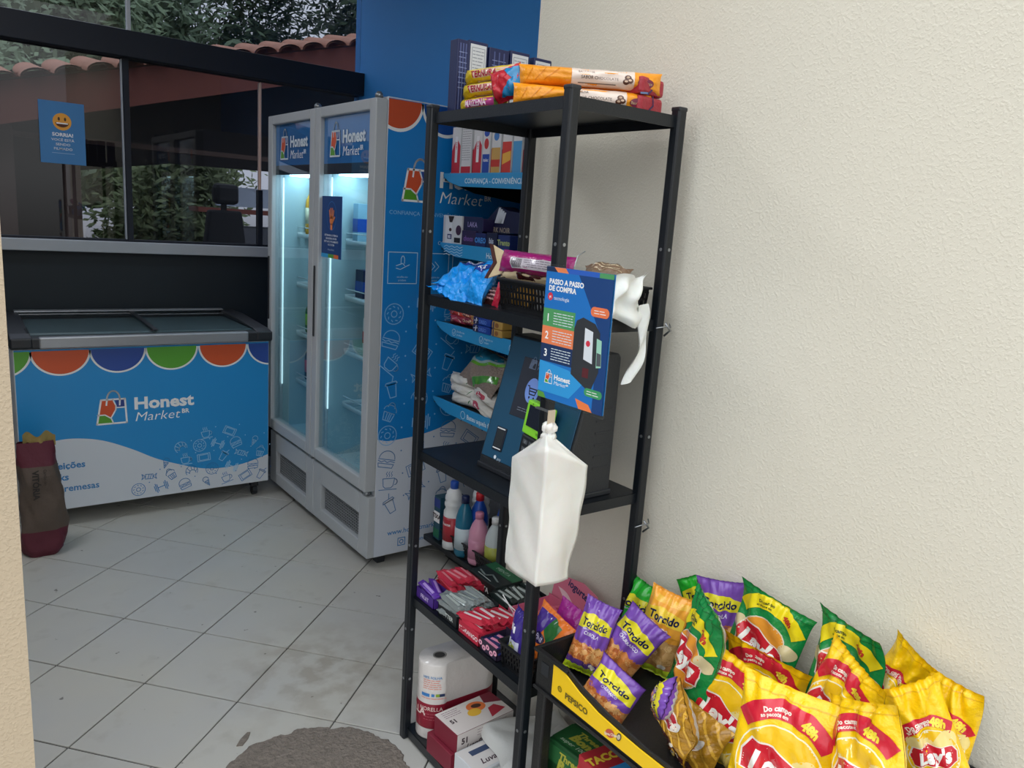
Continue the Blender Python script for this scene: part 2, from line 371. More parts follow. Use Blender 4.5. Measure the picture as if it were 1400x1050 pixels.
# bare cement patch / round mat
t = MB(); rr = random.Random(3); out = []
for k in range(160):
    a = 2*PI*k/160; r = .262+.006*math.sin(3*a+1)+.004*math.sin(11*a)+.003*math.sin(23*a+2)+rr.uniform(-.0045, .0045); out.append((.757+r*math.cos(a), 1.745+r*math.sin(a)))
t.prism(out, lambda a, b: (a, b, 0), lambda a, b: (.757+(a-.757)*.985, 1.745+(b-1.745)*.985, .003))
o = t.build('cement_patch', mat('rough_bare_cement', '7f766d', .95, bump=1, bscale=120, vary=.45, vscale=60)); tag(o, 'round patch of bare rough grey cement with a ragged edge on the tiled floor', 'floor patch')
ch = MB(); ch.prism([(.632, 2.018), (.65, 2.04), (.678, 2.062), (.686, 2.058), (.672, 2.035), (.648, 2.012)], lambda a, b: (a, b, 0), lambda a, b: (a, b, .003)); tag(ch.build('cement_chip', bpy.data.materials['rough_bare_cement']), 'small elongated dark cement chip beside the round patch', 'debris')
# ---- windows of the back wall
GL = glass('tinted_window_glass', (.53, .55, .60), .0)
def window(n, x0, x1, z0, z1, members):
    t = bpy.data.objects.new('window_%d' % n, None); COL.objects.link(t); t.location = (x0, 4.73, z0); struct(t)
    bx('window_pane', 0, x1-x0, .0, .006, 0, z1-z0, GL, t)
    for nm, a0, a1, b0, b1, m in members: bx(nm, a0-x0, a1-x0, -.018, .022, b0-z0, b1-z0, m, t, .002, 1)
    return t
window(1, -2.05, .922, 1.29, 2.237, [('window_frame', .905, .935, 1.29, 2.237, DARKB), ('window_frame', -2.05, .905, 1.29, 1.302, DARKB), ('window_bead', .898, .903, 1.302, 2.23, SILL)])
window(2, .935, 1.632, 1.29, 2.237, [('window_frame', .935, 1.63, 1.29, 1.302, DARKB)])
window(3, 1.632, 2.26, 1.29, 2.237, [('window_bead', 1.628, 1.637, 1.62, 2.225, PINKLIT), ('window_frame', 1.618, 1.647, 1.29, 1.62, DARKB), ('window_frame', 1.65, 2.26, 1.29, 1.302, DARKB)])
window(4, -2.05, .94, 2.368, 3.05, [('window_bead', .934, .952, 2.368, 3.05, WHITEF), ('window_bead', -2.05, .934, 2.368, 2.378, WHITEF)])
window(5, .952, 2.26, 2.368, 3.05, [('window_bead', .952, 2.26, 2.368, 2.377, WHITEF)])
# ---- poster stuck on the window
t = thing('window_poster', 'blue paper poster with a smiling face stuck on the dark window', 'poster', (.617, 4.722, 1.825))
bx('sheet', -.102, .102, -.001, .001, -.152, .152, mat('poster_paper', '3d7fb8', .5), t)
a = Art(); a.ell(0, .055, .042, .042, 'f0a63c', 1); a.ell(-.014, .068, .005, .009, '4a2a12', 2); a.ell(.014, .068, .005, .009, '4a2a12', 2)
a.ell(0, .05, .03, .022, '5a2a12', 2, a0=PI, a1=2*PI); a.rect(-.026, .044, .026, .05, 'ffffff', 3)
a.text('SORRIA!', 0, -.008, .017, 'f2f2f2', 2, .03, sx=1.1); a.text('VOCÊ ESTÁ', 0, -.034, .012, 'e6e6e6', 2, .01, sx=1.2); a.text('SENDO', 0, -.056, .012, 'e6e6e6', 2, .01, sx=1.2); a.text('FILMADO', 0, -.078, .012, 'e6e6e6', 2, .01, sx=1.2)
a.stroke([(-.05, -.1), (.05, -.1)], .002, 'a9c4dd', 2)
a.build('poster_print', t, plane((0, -.001, 0), (1, 0, 0), (0, 0, 1)), CARD)

# ============================================================ beyond the windows
GRASS = mat('dark_yard_ground', '4a4a40', .95, vary=.3, vscale=3)
struct(bx('ground', -8, 16, 4.9, 30, -.3, -.02, GRASS))
TRUNK = mat('tree_bark', '4a4038', .9, bump=.5, bscale=30, vary=.3)
def leafmat(n, c): return mat(n, c, .6, vary=.5, vscale=1.2, spec=.3)
def tree(label, x, y, h, r, m, seed, nleaf=5200, trunk=True, low=.35, ls=.13, sy=1):
    g = random.Random(seed); t = thing('leafy_tree', label, 'tree', (x, y, -.05), 0, 'trees seen through the windows')
    b = MB(); b.tube([(0, 0, 0), (.08, .03, h*.35), (-.05, 0, h*.65), (.05, 0, h*.95)], .1, 8, True, [.16, .12, .08, .03])
    tips = []
    for k in range(11):
        a = g.uniform(0, 6.28); z = h*g.uniform(.3, .85); L = r*g.uniform(.5, .95); p1 = Vector((math.cos(a)*L*.5, math.sin(a)*L*.5*sy, z+L*.3)); p2 = Vector((math.cos(a)*L, math.sin(a)*L*sy, z+L*.55))
        b.tube([(0, 0, z-.1), p1, p2], .03, 5, True, [.05, .03, .012]); tips += [p1.lerp(p2, q) for q in (.2, .6, 1)]
    b.build('trunk', TRUNK, t, True)
    f = MB(); 
    for k in range(nleaf):
        c = g.choice(tips)+Vector((g.gauss(0, .42), g.gauss(0, .35), g.gauss(0, .36)))*r*.42
        if c.z < h*low: continue
        d = Vector((g.gauss(0, 1), g.gauss(0, 1), g.gauss(0, .7))).normalized(); e = d.orthogonal().normalized()*ls*.4*g.uniform(.6, 1.3); d *= ls*g.uniform(.6, 1.3)
        i = len(f.v); f.v += [tuple(c-d), tuple(c+e), tuple(c+d), tuple(c-e)]; f.face([i, i+1, i+2, i+3])
    tag(f.build('foliage', m, t), kind='stuff'); return t
tree('pale green bushy tree at the far left behind the tiled roof', .9, 10.6, 4.1, 1.6, leafmat('leaf_pale', '7d9270'), 1, 17000, ls=.075)
tree('grey-green thin tree above the tiled roof, centre of the window', 3.5, 13.4, 6.0, 2.4, leafmat('leaf_grey', '5f7258'), 2, 26000, ls=.085)
tree('dark tall tree at the right above the tiled roof', 6.7, 13.0, 6.6, 2.7, leafmat('leaf_dark', '47563f'), 4, 30000, ls=.09)
tree('green shrub with slender leaves behind the shed opening', 2.3, 9.5, 2.0, .9, leafmat('leaf_shrub', '808f62'), 6, 15000, low=.1, ls=.055)
# neighbouring shed with a clay tile roof
CLAY = mat('old_clay_tile', 'a5745e', .85, bump=.4, bscale=40, vary=.35, vscale=6); FASC = mat('red_brown_fascia', '7a4236', .8, vary=.2); SHED = mat('shed_dark_wall', '2c2a2a', .9, vary=.2); PIL = mat('shed_brown_pillar', '5b4a42', .9)
t = thing('tiled_shed', 'dark open shed with red-brown fascia and old clay tile roof beyond the window', 'shed', (0, 7, 0))
def rz(x): return 2.30+(x-.535)*.262
bb = MB(); bb.prism([(-2.5, rz(-2.5)), (6, rz(6)), (6, rz(6)-.22), (-2.5, rz(-2.5)-.34)], lambda a, b: (a, 0, b-.02), lambda a, b: (a, .05, b-.02)); bb.build('fascia', FASC, t)
k = 0; x = -2.4
tm = MB(); tm.grid(lambda u, v: (.0+.1*math.cos(PI*u)*(1-.15*v), -.12+.55*v, .055*math.sin(PI*u)+.1*v), 10, 1); tm.grid(lambda u, v: (.0+.085*math.cos(PI*u)*(1-.15*v), -.12+.55*v, .04*math.sin(PI*u)+.1*v), 10, 1)
tile0 = None
while x < 6:
    if tile0 is None: tile0 = tm.build('roof_tile', CLAY, t, True); o = tile0
    else: o = tile0.copy(); COL.objects.link(o)
    o.location = (x, 0, rz(x)-.02); o.rotation_euler = (0, -.255, random.uniform(-.05, .05)); x += .21
bb = MB(); bb.prism([(-2.5, rz(-2.5)-.3), (6, rz(6)-.2), (6, 1.9), (1.9, 1.85), (1.15, 1.72), (1.1, 0), (-2.5, 0)], lambda a, b: (a, .9, b), lambda a, b: (a, .98, b)); bb.build('shed_wall', SHED, t)
bb = MB(); bb.prism([(-2.5, rz(-2.5)), (6, rz(6)), (6, rz(6)+.03), (-2.5, rz(-2.5)+.03)], lambda a, b: (a, .05, b), lambda a, b: (a, 1.3, b+.02)); bb.build('roof_deck', FASC, t)
for xx in (.5, .95): bx('shed_pillar', xx, xx+.12, .3, .42, 0, 2.0, PIL, t, .01)
bx('shed_beam', .2, 3.2, .45, .53, 1.93, 1.97, PIL, t); bx('shed_shelf', 1.95, 2.9, .2, .5, 1.44, 1.48, FASC, t)
bx('bright_panel', 2.25, 2.75, .7, .74, 1.5, 1.68, mat('pale_outdoor_panel', 'b9c6d6', .6), t)
bx('shed_counter', 2.2, 2.9, .2, .8, .0, 1.32, mat('grey_counter', '55575c', .8, bump=.5, bscale=60), t)
# terrace and chair
struct(bx('terrace', 0.2, 3.2, 4.9, 6.4, -.02, .5, mat('terrace_cement', '45464a', .9)))
t = thing('office_chair', 'black office chair standing on the terrace behind the right window pane', 'chair', (1.78, 5.55, .5), .5)
BLK = mat('black_fabric', '0c0e12', .8)
bb = MB(); bb.prism([(-.15, .55), (.15, .55), (.19, .75), (.15, .98), (-.15, .98), (-.19, .75)], lambda a, b: (a, .12, b), lambda a, b: (a, .16, b)); bb.build('backrest', BLK, t, bevel=.015); bx('headrest', -.11, .11, .1, .16, 1.02, 1.16, BLK, t, .03); bx('headrest_stem', -.02, .02, .14, .155, .96, 1.04, BLK, t); bx('seat', -.22, .22, -.25, .18, .42, .5, BLK, t, .03)
MB().tube([(0, .17, .5), (0, .2, .7)], .02).build('back_support', BLK, t); MB().tube([(0, 0, .08), (0, 0, .42)], .025).build('column', BLK, t)
for s in (-1, 1): MB().tube([(s*.2, .1, .5), (s*.27, .1, .52), (s*.27, .08, .68), (s*.27, -.18, .7)], .016).build('armrest', BLK, t, True)
for k in range(5):
    a = k*2*PI/5; MB().tube([(0, 0, .09), (.26*math.cos(a), .26*math.sin(a), .05), (.27*math.cos(a), .27*math.sin(a), .0)], .018).build('leg', BLK, t, True)

# ============================================================ chest freezer
FW = mat('white_enamel', 'd2d6da', .35, spec=.5); FVB = mat('blue_vinyl', '2290d2', .38, vary=.02); DKP = mat('dark_plastic', '23262b', .4, vary=.1); ALU = mat('brushed_grey_rail', 'a2a5aa', .3, .5, vary=.04, vscale=20)
X0, X1, YF = .285, 1.415, 3.95
t = thing('chest_freezer', 'blue and white chest freezer with a scalloped awning print and sliding glass lid', 'freezer', (X0, YF, 0))
def fz(name, x0, x1, y0, y1, z0, z1, m, bev=0, parent=None): return bx(name, x0-X0, x1-X0, y0-YF, y1-YF, z0, z1, m, parent or t, bev)
body = fz('body', X0, X1, YF, 4.6, .085, .85, FW, .006)
a = Art(); a.rect(X0+.004, .09, X1-.004, .845, '2290d2', 0)
wave = smooth_pts([(X0+.004, .395), (.40, .418), (.5, .425), (.62, .402), (.745, .345), (.85, .285), (.944, .245), (1.06, .205), (1.157, .192), (1.28, .20), (X1-.004, .235)], 6)
a.poly([(X0+.004, .09)]+[(X1-.004, .09)]+wave[::-1], 'd3d9e0', 1)
cx = [.235, .467, .701, .938, 1.181, 1.42]; cc = ['5da838', 'd85a30', '2f4f9e', '5da838', 'd85a30', '2f4f9e']; sc = Art()
for x_, c_ in zip(cx, cc):
    sc.ell(x_, .835, .121, .112, 'f2f2f0', 1, a0=PI, a1=2*PI); sc.ell(x_, .838, .113, .107, c_, 2, a0=PI, a1=2*PI)
a.add(sc.clip(X0+.004, .4, X1-.004, .845))
a.add(LOGO, .665, .553, .145)
blue = '3a83bd'
a.text('Refeições', .545, .30, .032, blue, 3, .03, align='r'); a.text('Snacks', .475, .245, .032, blue, 3, .03, align='r'); a.text('Sobremesas', .60, .19, .032, blue, 3, .02, align='r')
IC = icons('2f7fbf', .09); IW = icons('9fd0f0', .09); g = random.Random(5); k = 0
def wy(x):
    for p, q in zip(wave, wave[1:]):
        if p[0] <= x <= q[0]: return p[1]
    return .2
for row, (z_, xs) in enumerate([(.135, (.77, .875, .985, 1.09, 1.19, 1.29, 1.375)), (.195, (.82, .92, 1.02, 1.12, 1.22, 1.33)), (.26, (.90, .99, 1.08, 1.18, 1.27, 1.37)), (.325, (.97, 1.06, 1.15, 1.24, 1.34)), (.385, (1.09, 1.21))]):
    for x_ in xs:
        below = z_ < wy(x_); a.add((IC if below else IW)[k % 10], x_, z_, .034, g.uniform(-.6, .6), dl=2); k += 3
        a.ell(x_+.05, z_+.03, .003, .003, '2f7fbf' if below else '9fd0f0', 3, n=6)
a.build('front_graphic', t, plane((-X0, -.0005, 0), (1, 0, 0), (0, 0, 1)), VINYL)
fz('lid_frame', X0-.01, X1+.012, YF-.02, 4.62, .85, .90, DKP, .008)
fz('front_rail', X0+.10, X1-.115, YF-.028, YF+.01, .852, .903, ALU, .006)
for nm, xa, xb in (('lid_end', X0-.008, X0+.075), ('lid_end', X1-.07, X1+.01)):
    b = MB(); b.prism([(YF-.024, .855), (YF-.024, .9), (YF+.05, .912), (4.40, .935), (4.58, .932), (4.62, .86)], lambda p, q: (xa-X0, p-YF, q), lambda p, q: (xb-X0, p-YF, q)); b.build(nm, DKP, t, bevel=.006)
LG = glass('freezer_glass', (.85, .9, .9), .03)
def slope(nm, x0, x1, dz, yy0, yy1):
    b = MB(); q = lambda y_: .906+(y_-YF-.02)*.03+dz
    b.prism([(yy0, q(yy0)), (yy1, q(yy1)), (yy1, q(yy1)+.006), (yy0, q(yy0)+.006)], lambda p, r: (x0-X0, p-YF, r), lambda p, r: (x1-X0, p-YF, r)); return b
slope('l', X0+.06, .89, .002, YF+.03, 4.55).build('sliding_lid', LG, t); slope('r', .86, X1-.06, -.002, YF+.03, 4.55).build('sliding_lid', LG, t)
slope('d', .865, .885, .006, YF+.03, 4.55).build('lid_handle', DKP, t)
slope('d', X0+.06, X1-.06, .012, 4.53, 4.57).build('lid_rear_bar', ALU, t)
fz('tub_interior', X0+.04, X1-.04, YF+.05, 4.5, .86, .903, mat('freezer_inner', '6d7a80', .5))
for x_, y_ in ((X0+.06, YF+.06), (X1-.06, YF+.06), (X0+.06, 4.5), (X1-.06, 4.5)):
    w = MB().box(x_-X0-.02, x_-X0+.02, y_-YF-.02, y_-YF+.02, .05, .085).build('caster', DKP, t, bevel=.003); MB().tube([(x_-X0-.012, y_-YF, .026), (x_-X0+.012, y_-YF, .026)], .026, 14).build('caster_wheel', DKP, w)

# ============================================================ display fridges
GF = mat('grey_fridge_trim', 'b4b8bb', .4, vary=.03); GFI = mat('fridge_inner_white', 'b4cbd0', .5); GRL = mat('grille_mesh', '2c2f31', .7); CHR = mat('steel_hinge', 'a0a4a8', .3, .8)
FG = glass('fridge_door_glass', (.80, .90, .93), .06); LED = mat('led_tube', 'd8f4ff', .5, emit=9)
SIDE_Y = 2.88
def bottle_mb(r, h, neck=.35, n=16):
    return MB().lathe([(r*.9, 0), (r, .01), (r, h*.55), (r*.9, h*.65), (r*neck, h*.8), (r*neck, h*.9)], n=n)
def fridge(label, y0, side):
    """one single-door upright fridge: door plane x=1.463 facing -x, from y0 to y0+.59"""
    y1 = y0+.592; t = thing('display_fridge', label, 'fridge', (1.5, y0, 0), 0, None)
    def q(nm, x0, x1, ya, yb, z0, z1, m, bev=0, par=None): return bx(nm, x0-1.5, x1-1.5, ya-y0, yb-y0, z0, z1, m, par or t, bev)
    q('side_panel', 1.5, 2.2, y0, y0+.035, .05, 1.985, FW, .003); q('side_panel', 1.5, 2.2, y1-.035, y1, .05, 1.985, FW, .003)
    q('back_panel', 2.16, 2.2, y0+.035, y1-.035, .05, 1.985, GFI); q('top_panel', 1.5, 2.2, y0+.035, y1-.035, 1.93, 1.985, FW)
    q('inner_lining', 1.52, 2.16, y1-.04, y1-.036, .35, 1.93, GFI); q('inner_floor', 1.5, 2.16, y0+.035, y1-.035, .3, .36, GFI)
    # base with recessed grille
    b = MB(); xo = 1.468; 
    for (ya, yb, za, zb, xx) in ((y0, y0+.09, .05, .335, 0), (y1-.09, y1, .05, .335, 0), (y0+.09, y1-.09, .05, .112, 0), (y0+.09, y1-.09, .235, .335, 0)): b.box(xo-1.5+xx, .02, ya-y0, yb-y0, za, zb)
    bs = b.build('base_cover', GF, t, bevel=.004)
    gr = q('grille', 1.492, 1.5, y0+.09, y1-.09, .112, .235, GRL, 0, bs)
    b = MB()
    for k in range(9): z_ = .12+k*.0135; b.box(1.486-1.5, 1.49-1.5, .1, .49, z_, z_+.003)
    for k in range(22): y_ = .1+k*.0185; b.box(1.486-1.5, 1.49-1.5, y_, y_+.0025, .114, .233)
    tag(b.build('grille_louvre', mat('grille_bars', '85898c', .5), bs), kind='stuff')
    # door
    D = bpy.data.objects.new('door', None); COL.objects.link(D); D.parent = t
    za, zb = .36, 1.975; f_ = .055
    b = MB(); b.box(1.448-1.5, 1.5-1.5, 0, f_, za, zb); b.box(1.448-1.5, 0, .592-f_, .592, za, zb); b.box(1.448-1.5, 0, f_, .592-f_, za, za+f_); b.box(1.448-1.5, 0, f_, .592-f_, zb-f_*.8, zb)
    b.build('door_frame', GF, D, bevel=.005)
    q('door_pane', 1.468, 1.474, y0+.055, y1-.055, za+.05, zb-.04, FG, 0, D); 
    q('door_gasket', 1.485, 1.5, y0+.05, y0+.06, za+.05, zb-.04, DKP, 0, D)
    q('header_panel', 1.4705, 1.4775, y0+.055, y1-.055, 1.735, zb-.04, mat('header_blue', '1c77bd', .35), 0, D)
    q('header_band', 1.4705, 1.4775, y0+.055, y1-.055, 1.69, 1.735, mat('header_dark_band', '132a3a', .35), 0, D)
    h = q('handle', 1.442, 1.449, y1-.03, y1-.018, .95, 1.28, DKP, .003, D)
    a = Art(); a.add(LOGO, -.12, 0, .115, ky=.13); a.it = [(v, f, lin('dbe8f2') if c == lin('f4f4f4') else c, l) for v, f, c, l in a.it]
    a.build('header_logo', D, plane((1.4674-1.5, .296, 1.83), (0, -1, 0), (0, 0, 1)), PRINT)
    for z_ in (.345, 1.985): MB().lathe([(.016, 0), (.016, .012), (.008, .022)], (1.475-1.5, .03 if side else .03, z_-.006), 12).build('hinge', CHR, t, True)
    # light tube and shelves
    MB().tube([(1.512-1.5, .592-.05, .6), (1.512-1.5, .592-.05, 1.68)], .004, 8).build('light_tube', mat('led_side_tube', 'e4fbff', .5, emit=1.0), t, True)
    q('top_light', 1.54, 1.64, y0+.06, y1-.06, 1.69, 1.70, LED, 0)
    for z_ in (.62, .88, 1.14, 1.4):
        s = MB()
        for k in range(12): y_ = .06+k*.043; s.tube([(1.6-1.5, y_, z_), (2.14-1.5, y_, z_)], .0025, 5)
        for x_ in (1.6, 1.86, 2.13): s.tube([(x_-1.5, .045, z_-.003), (x_-1.5, .55, z_-.003)], .004, 6)
        s.tube([(1.595-1.5, .045, z_+.035), (1.595-1.5, .55, z_+.035)], .003, 6)
        s.box(1.592-1.5, 1.597-1.5, .045, .55, z_-.018, z_+.004)
        s.box(1.592-1.5, 2.14-1.5, .551, .555, z_-.012, z_+.01)
        tag(s.build('wire_shelf', mat('white_wire', 'd5dde0', .4), t, True))
    for x_ in (1.56, 2.1):
        for y_ in (.06, .53): q('foot', x_-.02, x_+.02, y0+y_-.02, y0+y_+.02, 0, .05, DKP, .003)
    return t
nf = fridge('blue-sided upright glass-door fridge nearer the black rack, hand poster on its door', 2.88, True)
ff = fridge('upright glass-door fridge beside the chest freezer, without a poster', 3.478, False)
# printed side of the near fridge
a = Art(); a.rect(1.502, .055, 2.198, 1.98, '1180cc', 0)
wv = smooth_pts([(1.502, .592), (1.55, .58), (1.604, .582), (1.70, .59), (1.807, .612), (1.9, .65), (1.96, .683), (2.08, .75), (2.198, .8)], 5)
a.poly([(1.502, .055), (2.198, .055)]+wv[::-1], 'ccd3de', 1)
s2 = Art()
for x_, c_ in ((1.545, 'c9512c'), (1.765, '134a96'), (1.985, '5da838'), (2.2, 'c9512c')):
    s2.ell(x_, 1.975, .115, .118, 'f2f2f0', 1, a0=PI, a1=2*PI); s2.ell(x_, 1.978, .105, .108, c_, 2, a0=PI, a1=2*PI)
a.add(s2.clip(1.502, 1.5, 2.198, 1.98))
a.add(LOGO, 1.645, 1.672, .155)
a.text('CONFIANÇA - CONVENIÊNCIA', 1.52, 1.545, .016, '8fc4ea', 3, 0, align='l', sx=1.1)
a.text('COMO FUNCIONA', 1.85, 1.43, .016, 'bcdcf2', 3, .01)
for k in range(4):
    x_ = 1.523+k*.155; a.stroke([(x_, 1.257), (x_+.135, 1.257), (x_+.135, 1.385), (x_, 1.385)], .003, 'bcdcf2', 3, True)
    a.text(['escolha seu', 'registre no', 'faça o', 'aproveite'][k], x_+.067, 1.285, .008, 'bcdcf2', 3); a.text(['produto', 'totem', 'pagamento', 'sempre'][k], x_+.067, 1.271, .008, 'bcdcf2', 3)
    c_ = x_+.067
    if k == 0: a.stroke([(c_-.03, 1.32), (c_-.01, 1.315), (c_+.01, 1.325), (c_+.032, 1.335)], .003, 'bcdcf2', 3); a.stroke([(c_-.03, 1.33), (c_, 1.34), (c_+.01, 1.33)], .003, 'bcdcf2', 3); a.stroke([(c_-.008, 1.34), (c_-.008, 1.36), (c_-.003, 1.37), (c_+.003, 1.37), (c_+.008, 1.36), (c_+.008, 1.34)], .003, 'bcdcf2', 3)
    elif k == 1: a.stroke([(c_-.02, 1.35), (c_, 1.33), (c_-.02, 1.31)], .003, 'bcdcf2', 3); a.stroke([(c_, 1.35), (c_+.02, 1.33), (c_, 1.31)], .003, 'bcdcf2', 3)
    else: a.stroke([(c_-.03, 1.31), (c_+.03, 1.31), (c_+.03, 1.355), (c_-.03, 1.355)], .003, 'bcdcf2', 3, True)
def wy2(x):
    for p, q_ in zip(wv, wv[1:]):
        if p[0] <= x <= q_[0]: return p[1]
    return .7
JC = icons('5b86b8', .08); JW = icons('8fc2ec', .08); g = random.Random(11); k = 0
for row in range(9):
    for c_ in range(5):
        z_ = 1.13-row*.105+(c_ % 2)*.045; x_ = 1.56+c_*.142+g.uniform(-.012, .012)
        if z_ < .22: continue
        w_ = wy2(x_); below = z_ < w_
        a.add((JC if below else JW)[(k*3+row) % 10], x_, z_, .048, g.uniform(-.7, .7), dl=2); k += 1
        a.ell(x_+.068, z_+.03, .004, .004, '5b86b8' if below else '8fc2ec', 3, n=6)
a.text('www.honestmarketbr.com.br', 1.565, .155, .024, '2f7fbf', 3, .01, align='l'); a.stroke([(1.62, .085), (1.655, .085), (1.655, .12), (1.62, .12)], .004, '2f7fbf', 3, True); a.ring(1.6375, .1025, .009, .004, '2f7fbf', 3, 10)
a.text('@honestmarketbr', 1.68, .1, .02, '2f7fbf', 3, .01, align='l')
a.build('side_graphic', nf, plane((-1.5, -.0008, 0), (1, 0, 0), (0, 0, 1)), VINYL)
# poster on the near fridge's door
t = thing('door_poster', 'dark blue poster with an orange hand on the near fridge door', 'poster', (1.4665, 3.312, 1.46))
bx('sheet', -.0012, .0005, -.105, .105, -.135, .135, mat('dark_blue_paper', '12417f', .5), t)
a = Art(); a.ring(0, .05, .05, .0025, '3c7fc4', 1, 24, ry=.062); o_ = 'ef8b4e'
a.ell(0, .03, .018, .02, o_, 2)
for dx, L_, an in ((-.014, .035, .25), (-.005, .042, .08), (.005, .042, -.08), (.014, .034, -.25)): a.stroke([(dx, .04), (dx-math.sin(an)*L_, .04+math.cos(an)*L_)], .008, o_, 2)
a.stroke([(.014, .025), (.033, .045)], .009, o_, 2); a.stroke([(0, .01), (0, -.005)], .02, o_, 2)
for k, s_ in enumerate(('RETIRANDO O ITEM DA', 'GELADEIRA, FAVOR', 'EFETUAR O PAGAMENTO', 'NO TOTEM')): a.text(s_, 0, -.035-.014*k, .0085, 'e6eef6', 2, .01, sx=1.1)
a.text('Honest Market', 0, -.098, .008, 'b8cbe0', 2)
a.rect(-.105, -.135, -.03, -.118, '2f9fd8', 2); a.rect(-.03, -.135, .03, -.118, '5a9a3c', 2); a.rect(.03, -.135, .08, -.118, 'e2703a', 2)
a.build('poster_print', t, plane((-.0013, 0, 0), (0, -1, 0), (0, 0, 1)), CARD)

# bottles, cans and cartons inside the fridges
def bottle(name, label, x, y, z, r, h, body, cap, group=None, lab=None, labc=None, cat='bottle'):
    t = thing(name, label, cat, (x, y, z), 0, group); b = bottle_mb(r, h).build('bottle_body', body, t, True)
    MB().lathe([(r*.38, h*.88), (r*.38, h), (r*.34, h*1.01)], n=14).build('bottle_cap', cap, t, True)
    if lab: MB().lathe([(r*1.01, h*.2), (r*1.01, h*.5)], n=18).build('bottle_label', lab, t, True)
    return t
P = lambda n, c, r=.35: mat(n, c, r, vary=.05)
YEL = P('yellow_juice', 'dca02c', .2); WHT = P('white_plastic', 'e2e4e4'); GRN = P('green_plastic', '1f6b3a'); RED = P('red_plastic', 'c3222c'); BLU = P('blue_plastic', '1d4fae'); ORG = P('orange_plastic', 'e0702a'); BRN = P('brown_liquid', '4a2a1c', .2); DKB = P('navy_plastic', '15224e')
bottle('juice_bottle', 'yellow juice bottle with white cap in the fridge beside the freezer', 1.655, 3.99, 1.402, .034, .27, YEL, WHT, lab=P('pale_label', 'd9d2b4'))
bottle('water_bottle', 'clear water bottle with white cap in the fridge beside the freezer', 1.75, 3.96, 1.402, .033, .24, mat('pale_clear_plastic', 'bfd0d2', .15), WHT, lab=P('blue_label', '2a6fb5'))
bottle('soda_bottle', 'green soda bottle on the middle shelf of the fridge beside the freezer', 1.66, 3.98, .882, .036, .2, GRN, GRN, lab=P('lime_label', '8cc03a'))
bottle('cola_bottle', 'brown soda bottle with red label low in the fridge beside the freezer', 1.66, 3.98, .622, .036, .22, BRN, RED, lab=RED)
bottle('tea_bottle', 'brown bottle with orange cap low in the fridge beside the freezer', 1.76, 3.97, .622, .034, .21, BRN, ORG, lab=ORG)
def carton_simple(name, label, x, y, z, w, d, h, m1, m2, cat='carton', group=None, rot=0):
    t = thing(name, label, cat, (x, y, z), rot, group); bx('carton_body', -w/2, w/2, -d/2, d/2, 0, h, m1, t, .002)
    bx('carton_band', -w/2-.0006, w/2+.0006, -d/2-.0006, d/2+.0006, h*.25, h*.6, m2, t); return t
carton_simple('drink_carton', 'pale blue drink carton, left in the fridge by the rack', 1.63, 3.36, 1.402, .055, .05, .17, P('pale_blue', '8fb8cc'), BLU)
carton_simple('drink_carton', 'yellow drink carton in the middle of the fridge by the rack', 1.70, 3.36, 1.402, .055, .05, .19, P('olive_yellow', 'b59a3c'), DKB)
carton_simple('drink_carton', 'reddish drink carton, right in the fridge by the rack', 1.77, 3.36, 1.402, .055, .05, .185, P('rust_red', '9c3a30'), YEL)
carton_simple('drink_carton', 'white tall carton behind the yellow one in the fridge', 1.84, 3.35, 1.402, .055, .05, .2, WHT, BLU)
carton_simple('can_pack', 'dark blue pack of cans on the middle shelf of the fridge by the rack', 1.67, 3.34, 1.142, .1, .08, .13, DKB, BLU, 'can pack')
carton_simple('can_pack', 'green pack of cans on the middle shelf of the fridge by the rack', 1.79, 3.34, 1.142, .1, .08, .12, GRN, DKB, 'can pack')
carton_simple('milk_carton', 'red-banded carton on the lower shelf of the fridge by the rack', 1.70, 3.35, .882, .07, .06, .16, WHT, RED)
# ---- brown charcoal sack left of the freezer
t = thing('charcoal_sack', 'brown paper sack with maroon ends standing beside the jamb at the freezer', 'sack', (.332, 3.70, 0), .05)
SK = mat('brown_kraft_paper', '5c4f46', .8, bump=.6, bscale=22, vary=.15, vscale=12); MR = mat('maroon_sack_print', '5c2030', .7, bump=.5, bscale=22)
def sack(u, v):
    a_ = 2*PI*u; z_ = .50*v; wx = .080*(1-.35*max(0, v-.75)**1*2.2)+.006*math.sin(v*2.1*PI); wy_ = .065*(1-max(0, v-.7)*2.4)
    if v < .06: wx *= .8+v*3.3; wy_ *= .8+v*3.3
    k = 1+.05*math.sin(5*a_+9*v)+.05*math.sin(3*a_-17*v)+.03*math.sin(9*a_+31*v)
    cs, sn = math.cos(a_), math.sin(a_); p = .7
    return (wx*k*math.copysign(abs(cs)**p, cs)+.012*math.sin(v*4), max(.008, wy_)*k*math.copysign(abs(sn)**p, sn), z_)
b = MB(); b.grid(sack, 40, 30, False)
for i, f in enumerate(b.f):
    v_ = (i//40)/30; b.m[i] = 1 if (v_ < .23 or v_ > .78) else 0
b.build('sack_body', [SK, MR], t, True, weld=True)
b = MB(); b.grid(lambda u, v: (-.05+.12*u, .01*math.sin(9*u)-.01, .487+.045*v+.012*math.sin(11*u)), 14, 3); b.grid(lambda u, v: (-.05+.12*u, .01*math.sin(9*u)-.005, .487+.045*v+.012*math.sin(11*u)), 14, 3)
b.build('folded_top', mat('straw_tie', 'a08b52', .8, bump=.5), t, True)
a = Art(); a.text('VITÓRIA', 0, 0, .024, '2b2624', 2, .03, rot=-PI/2); a.text('Carvão do', .035, .03, .012, '3b302c', 2, .01, rot=-PI/2)
a.build('sack_print', t, plane((-.02, -.074, .33), (1, 0, 0), (0, 0, 1), .002), CARD)

